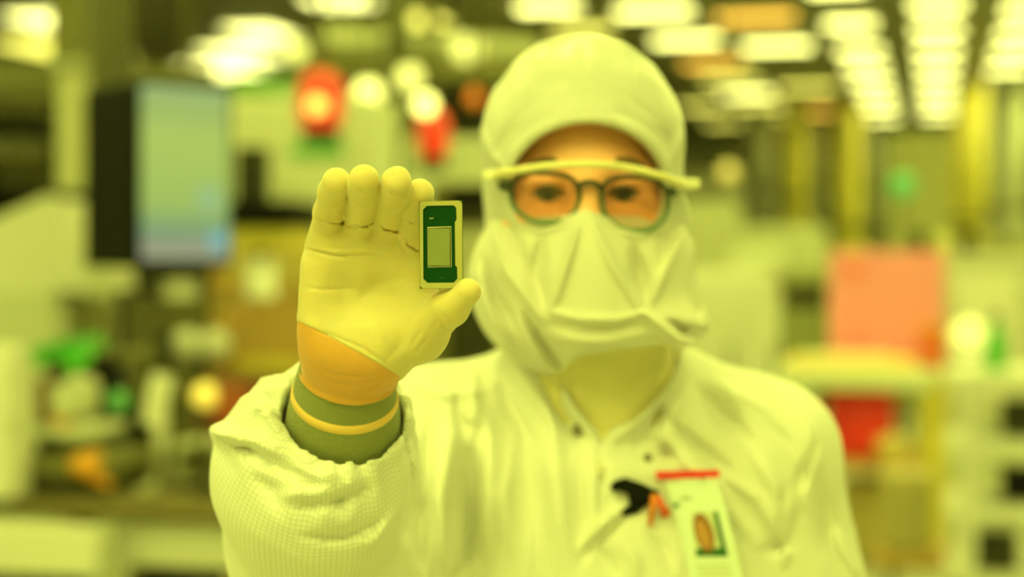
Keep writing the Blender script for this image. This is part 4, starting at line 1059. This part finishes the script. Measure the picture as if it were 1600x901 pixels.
for z in (1.2, 2.0, 2.8, 3.5): t.zrect('clamp', 599, 643, z, z + 0.04, M_dark, 9.93, 0.18, 0.004)
t = T('wire_rack', 'dark instrument rack between the chip and the white hood', 'rack', 735, 7.2)
t.zrect('frame', 694, 785, 0.0, zat(285, 7.2), M_olive, 7.2, 0.6, 0.01); t.rect('module', 698, 290, 780, 330, M_black, 7.18, 0.05, 0.006); t.rect('module', 698, 334, 780, 352, M_dark, 7.18, 0.05, 0.006); t.rect('module', 698, 356, 780, 470, M_grey, 7.18, 0.05, 0.006); t.rect('module', 698, 474, 780, 575, M_dark, 7.18, 0.05, 0.006)
# beacons
def beacon(px, py, d, r, label, m, tall=1.15, glow=None):
    t = T('signal_beacon', label, 'beacon', px, d, zat(py, d), 0.0, 'red signal beacons')
    prof = [(r * 0.75, -r * tall), (r, -r * tall * 0.6), (r, r * tall * 0.35), (r * 0.82, r * tall * 0.75), (r * 0.4, r * tall * 0.97), (0, r * tall)]
    lathe('dome', prof, m, t.o, 24)
    lathe('base', [(r * 0.85, -r * tall - 0.05), (r * 0.85, -r * tall)], M_dark, t.o, 24)
    tube('stem', [(0, 0, r * tall), (0, 0, H - zat(py, d) - 0.005)], 0.012, M_olive, t.o, 8)
    if glow: 
        a, b_, s = glow; lathe('filament_window', [(s * math.sin(q), -s * math.cos(q)) for q in np.linspace(0, math.pi, 11)], mat('beacon_glow', (1, .7, .3), 0.3, emit=(1.0, 0.62, 0.10), estr=1.6), t.o, 16, (a, -r * 0.96, b_))
    return t
M_beac = mat('beacon_red', (0.85, 0.045, 0.02), 0.3, emit=(1.0, 0.06, 0.02), estr=0.22)
beacon(501, 156, 6.6, 0.088, 'large red signal beacon with a glowing centre above the glove', M_beac, 1.3, (-0.005, -0.03, 0.035))
beacon(677, 208, 6.9, 0.062, 'smaller red signal beacon left of the white hood', M_beac, 1.6)
beacon(741, 152, 7.6, 0.030, 'tiny orange signal beacon touching the hood outline', mat('beacon_orange', (0.8, 0.2, 0.03), 0.3, emit=(0.9, 0.25, 0.02), estr=0.4), 1.2)
def globe(px, py, d, r, e, label, col=(1.0, 1.0, 0.22)):
    t = T('globe_lamp', label, 'lamp', px, d, zat(py, d), 0.0, 'small round lamps hanging over the tools')
    m = mat('globe_%d_%d' % (int(e * 10), int(col[1] * 100)), (0.8, 0.8, 0.6), 0.3, emit=col, estr=e)
    lathe('globe', [(r * math.sin(a), -r * math.cos(a)) for a in np.linspace(0, math.pi, 11)], m, t.o, 16)
    tube('hanging_stem', [(0, 0, r * 0.9), (0, 0, H - zat(py, d) - 0.005)], 0.008, M_olive, t.o, 6); lathe('cap', [(r * 0.5, r * 0.85), (r * 0.5, r * 1.15)], M_dark, t.o, 12)
globe(575, 145, 9.0, 0.07, 1.8, 'bright round lamp just right of the large red beacon'); globe(640, 121, 9.1, 0.065, 0.9, 'dim round lamp above the smaller red beacon')
globe(664, 163, 6.2, 0.04, 2.4, 'bright round lamp over the top of the smaller red beacon'); globe(574, 192, 9.2, 0.06, 0.8, 'dim round lamp below the bright one beside the large red beacon')
globe(730, 76, 8.9, 0.075, 0.7, 'large round lamp left of the white hood near the top'); globe(462, 80, 8.9, 0.06, 0.6, 'faint round lamp right of the three bright ceiling lights')
globe(1138, 268, 12.0, 0.06, 0.5, 'faint amber round lamp right of the hood', (1.0, 0.55, 0.05)); 
t = T('status_lamp', 'green round status lamp on a post among the yellow pipes', 'lamp', 1410, 12.0)
t.ball('globe', 1410, 290, 12.0, 0.085, mat('status_green', (0.05, 0.4, 0.12), 0.3, emit=(0.10, 0.36, 0.07), estr=0.45)); t.rod('post', [(1410, 310, 12.0), (1410, HORIZON + EYE * FPX / 12.0 - 1, 12.0)], 0.03, M_olive)
t.zrect('foot', 1398, 1422, 0, 0.02, M_dark, 11.9, 0.2, 0.003)

# ---- overhead tracks and pipes
def overhead(label, px0, py0, d0, px1, py1, d1, w, h, m, name='overhead_track'):
    a = P(px0, py0, d0); b_ = P(px1, py1, d1); c_ = (a + b_) / 2; v = b_ - a; L = float(np.linalg.norm(v)); ang = math.atan2(v[1], v[0])
    t = thing(name, label, 'overhead track', (c_[0], c_[1], c_[2]), ang)
    box('rail', (0, 0, 0), (L, w, h), m, t, 0.01); box('cover_strip', (0, 0, h / 2 + 0.012), (L, w * 0.6, 0.024), M_olive, t, 0.004)
    for k in (-0.42, 0, 0.42): tube('hanger', [(L * k, 0, h / 2), (L * k, 0, H - c_[2] - 0.004)], 0.014, M_olive, t, 8)
overhead('dark overhead track across the upper left', -150, 118, 6.2, 330, 140, 6.6, 0.22, 0.10, mat('track_olive', (0.16, 0.16, 0.06), 0.5))
overhead('pale overhead track crossing above the glove', 500, 62, 10.6, 830, 75, 11.2, 0.25, 0.10, M_grey)
overhead('olive overhead track running behind the red beacon', 470, 104, 12.6, 800, 112, 13.2, 0.3, 0.14, M_olive)
def hang(px, d, y1, w, m, label, tilt=0):
    t = T('hanging_pipe', label, 'pipe', px, d, zat(y1, d), YAW, 'vertical pipes below the ceiling')
    t.rod('pipe', [(px, y1, d), (px + tilt, HORIZON - (H - 0.01 - EYE) * FPX / d, d)], w, m, 16)
    t.rod('flange', [(px, y1 + 2, d), (px, y1 - 8, d)], w * 1.25, m, 16); t.rod('bracket', [(px, y1 - 30, d), (px, y1 - 38, d)], w * 1.2, M_olive, 12)
M_ypipe = mat('pipe_yellow', (0.92, 0.82, 0.16), 0.4)
hang(1243, 27.5, 345, 0.20, M_ypipe, 'yellow vertical duct, left of the two above the salmon board'); hang(1325, 28.5, 392, 0.24, M_ypipe, 'yellow vertical duct straight above the salmon board')
hang(1507, 25.0, 380, 0.30, M_ypipe, 'thick yellow vertical duct above the pale cabinet at the right', 18); hang(1192, 29.0, 330, 0.22, M_pale, 'pale vertical duct right of the hood')
hang(1276, 30.0, 320, 0.12, M_pale, 'thin pale duct between the yellow ducts'); hang(1365, 31.0, 330, 0.12, M_pale, 'thin pale duct right of the yellow ducts'); hang(1575, 24.0, 360, 0.28, M_pale, 'pale vertical duct at the right edge')

# ---- machines down the bay on the right
M_far1 = mat('far_paint', (0.46, 0.46, 0.20), 0.5, var=0.15, bscale=3)
tool('grey machine right of the hood', 1075, 1160, 318, 13.0, M_grey, 0.5); tool('pale machine below the yellow pipes', 1165, 1300, 352, 14.2, mat('mid_paint', (0.50, 0.52, 0.34), 0.5), 0.5)
tool('olive machine below the yellow pipes', 1304, 1392, 392, 15.6, M_far1, 0.5); tool('dark machine behind the thick yellow pipe', 1394, 1492, 205, 17.5, M_far1, 0.5); tool('dark machine at the far right', 1500, 1680, 372, 19.0, M_far1, 0.5)
tool('tall pale machine at the end of the bay', 1060, 1165, 270, 24.0, M_grey)
t = tool('low white machine beside the shoulder', 1080, 1224, 425, 7.2, M_white, 0.45, name='low_tool'); t.rect('hump', 1150, 392, 1240, 430, M_pale, 7.25, 0.3, 0.03)
t = T('floor_pump', 'dark olive pump unit left of the salmon board', 'pump', 1250, 10.2); t.zrect('body', 1215, 1300, 0.05, zat(420, 10.2), mat('pump_olive', (0.24, 0.26, 0.11), 0.5), 10.2, 0.4, 0.03); t.zrect('foot', 1220, 1295, 0, 0.05, M_black, 10.25, 0.3, 0.004); t.rect('vent', 1225, 445, 1290, 480, M_dark, 10.185, 0.02, 0.004)
t = T('pale_cabinet', 'pale cabinet behind the white shelf rack at the right edge', 'cabinet', 1570, 10.1)
t.zrect('body', 1485, 1700, 0.05, zat(402, 10.1), M_pale, 10.1, 0.7, 0.03); t.rect('door', 1492, 425, 1590, 640, M_white, 10.08, 0.02, 0.008); t.rect('handle', 1575, 470, 1581, 510, M_dark, 10.05, 0.03, 0.003); t.zrect('plinth', 1490, 1695, 0, 0.05, M_dark, 10.15, 0.6, 0.003); t.rect('top_lip', 1482, 396, 1703, 406, M_white, 10.08, 0.74, 0.006)
t = T('round_cover', 'rounded yellowish cover with black sides above the salmon board', 'machine part', 1480, 11.4)
t.rod('dome', [(1475, 400, 11.5), (1475, 366, 11.5)], [0.10, 0.07], mat('dome_olive', (0.55, 0.52, 0.20), 0.4), 20); t.rect('block', 1432, 362, 1458, 392, M_black, 11.55, 0.2, 0.01); t.rect('block', 1494, 358, 1528, 396, M_black, 11.55, 0.2, 0.01); t.zrect('pedestal', 1440, 1520, 0, zat(392, 11.55), M_grey, 11.52, 0.3, 0.01)

# ---- work cart with the salmon board
CDp2 = 8.5
t = T('work_table', 'pale work table with thick edge and heavy legs at the right', 'table', 1360, CDp2)
TZ = zat(582, CDp2)
t.zrect('top', 1228, 1492, TZ - 0.085, TZ, mat('table_edge', (0.66, 0.70, 0.50), 0.45), CDp2, 0.95, 0.012)
for (px, dd) in ((1250, 8.55), (1462, 8.55), (1250, 9.3), (1462, 9.3)): t.zrect('leg', px - 20, px + 20, 0, TZ - 0.085, M_yel if px > 1300 else M_pale, dd, 0.11, 0.008)
t.zrect('lower_shelf', 1240, 1474, 0.52, 0.55, M_tan, 8.40, 0.94, 0.006)
t = T('salmon_board', 'salmon orange upright board standing on the work table', 'board', 1385, 9.25, TZ + 0.001)
t.zrect('board', 1299, 1474, TZ + 0.012, zat(392, 9.25), M_oran, 9.25, 0.03, 0.02); t.zrect('stand', 1310, 1330, TZ, zat(498, 9.25), M_oran, 9.2, 0.12, 0.005); t.zrect('stand', 1440, 1475, TZ, zat(498, 9.25), mat('deep_orange', (0.75, 0.14, 0.03), 0.5), 9.2, 0.12, 0.005)
t.rect('label_patch', 1325, 412, 1345, 430, mat('patch_orange', (0.85, 0.17, 0.06), 0.5), 9.244, 0.008, 0.001)
t = T('paper_tray', 'yellowish tray of papers in front of the salmon board', 'tray', 1370, 8.75, TZ + 0.001, YAW)
t.zrect('tray', 1245, 1440, TZ + 0.001, TZ + 0.05, mat('tray_peach', (0.85, 0.62, 0.22), 0.5), 8.72, 0.42, 0.01); t.zrect('paper', 1255, 1400, TZ + 0.051, TZ + 0.065, mat('paper_yellow', (0.85, 0.80, 0.50), 0.6), 8.76, 0.32, 0.002)
t = T('deep_orange_box', 'small deep orange box beside the salmon board', 'box', 1462, 8.9, TZ + 0.001); t.zrect('body', 1442, 1482, TZ + .001, TZ + 0.20, mat('deep_orange', (0.75, 0.14, 0.03), 0.5), 8.9, 0.15, 0.01); t.zrect('lid', 1440, 1484, TZ + 0.20, TZ + 0.225, M_amb, 8.89, 0.17, 0.006)
t = T('globe_lamp', 'pale round lamp at the right end of the work table', 'lamp', 1514, 8.1); t.ball('globe', 1514, 526, 8.1, 0.085, mat('globe_pale', (0.85, 0.85, 0.55), 0.3, emit=(1.0, 1.0, 0.25), estr=0.55)); t.rod('post', [(1514, 552, 8.1), (1514, HORIZON + EYE * FPX / 8.1 - 1, 8.1)], 0.02, M_grey); t.zrect('foot', 1498, 1530, 0, 0.02, M_dark, 8.02, 0.15, 0.003)
t = T('green_bottle', 'green bottle on the white shelf rack at the right', 'bottle', 1556, 6.45, zat(582, 6.3) + 0.001)
z0 = zat(582, 6.3) + 0.001
lathe('body', [(0.035, 0), (0.038, 0.01), (0.038, 0.12), (0.014, 0.165), (0.014, 0.19)], M_grn, t.o, 16); lathe('cap', [(0.017, 0.188), (0.017, 0.215)], M_dark, t.o, 12)
t = T('red_bin', 'bright red bin on the lower shelf of the work table', 'bin', 1355, 8.62, 0.551)
t.zrect('body', 1308, 1408, 0.552, zat(622, 8.62), M_redp, 8.62, 0.36, 0.02); t.rect('rim', 1304, 612, 1412, 624, M_redp, 8.60, 0.40, 0.006); t.rect('front_panel', 1320, 640, 1385, 700, mat('red_bright', (0.9, 0.03, 0.02), 0.35), 8.605, 0.02, 0.006)
t = T('yellow_glare', 'small yellowish bowl in front of the red bin', 'glare', 1394, 8.47, 0.551, 0.0)  # yellowish glare on the bin, modelled as a small solid dish
lathe('glare', [(0.04, 0.0), (0.075, 0.05), (0.085, 0.11), (0.078, 0.11), (0.066, 0.05), (0, 0.02)], mat('glare_yellow', (0.85, 0.70, 0.25), 0.4), t.o, 20); lathe('glare_core', [(0.07, 0.07), (0.06, 0.12), (0, 0.14)], mat('glare_cream', (0.85, 0.75, 0.40), 0.6), t.o, 16)
t = T('dark_case', 'slim dark green case left of the red bin', 'case', 1288, 8.70, 0.551); t.zrect('body', 1281, 1293, 0.552, 0.85, mat('case_green', (0.04, 0.08, 0.02), 0.5), 8.70, 0.3, 0.01); t.zrect('handle', 1283, 1291, 0.851, 0.875, M_black, 8.75, 0.1, 0.004)
t = T('carton', 'tan carton on the floor below the work table', 'carton', 1390, 8.75); t.zrect('body', 1330, 1425, 0.0, 0.40, mat('carton_olive', (0.62, 0.52, 0.20), 0.6), 8.75, 0.4, 0.01); t.zrect('flap', 1332, 1378, 0.40, 0.412, M_tan, 8.76, 0.38, 0.002); t.zrect('flap', 1379, 1423, 0.40, 0.412, M_tan, 8.76, 0.38, 0.002)
# white shelf rack at the right edge
t = T('shelf_rack', 'white shelf rack at the lower right edge', 'rack', 1570, 6.3)
for px in (1518, 1660):
    for dd in (6.3, 6.75): t.zrect('post', px - 9, px + 9, 0, zat(585, 6.3), M_white, dd, 0.04, 0.006)
for (y0, y1) in ((582, 612), (688, 715), (792, 815), (900, 915)): t.rect('shelf_board', 1508, y0, 1672, y1, M_white, 6.29, 0.52, 0.008)
t.rect('divider', 1553, 612, 1562, 815, M_white, 6.32, 0.45, 0.004)
for (x0, y0, x1, y1, m, lab) in ((1578, 628, 1640, 688, M_dark, 'dark box on the top level of the white shelf rack'),
        (1578, 735, 1640, 792, M_black, 'black box on the middle level of the white shelf rack'), (1530, 840, 1600, 900, M_dark, 'dark box on the bottom level of the white shelf rack')):
    zb = zat(y1, 6.29) + 0.003; q = T('storage_box', lab, 'box', (x0 + x1) / 2, 6.40, zb); q.zrect('body', x0, x1, zb, zat(y0 + 5, 6.40), m, 6.40, 0.20, 0.01); q.rect('lid', x0 - 1, y0, x1 + 1, y0 + 5, m, 6.39, 0.22, 0.004)
t = T('equipment_trolley', 'yellowish low trolley beside the coverall sleeve at the lower right', 'trolley', 1440, 6.9)
t.zrect('deck', 1385, 1500, 0.30, 0.36, M_tan, 6.9, 0.4, 0.01); t.zrect('load', 1392, 1470, 0.36, zat(742, 6.9), mat('load_yellow', (0.42, 0.36, 0.14), 0.6), 6.92, 0.32, 0.03)
for px in (1395, 1490):
    for dd in (6.95, 7.2): t.rod('wheel', [(px - 4, HORIZON + (EYE - 0.05) * FPX / dd, dd), (px + 4, HORIZON + (EYE - 0.05) * FPX / dd, dd)], 0.05, M_black, 14)
for px in (1395, 1490): t.zrect('fork', px - 5, px + 5, 0.05, 0.30, M_dark, 7.05, 0.05, 0.003)
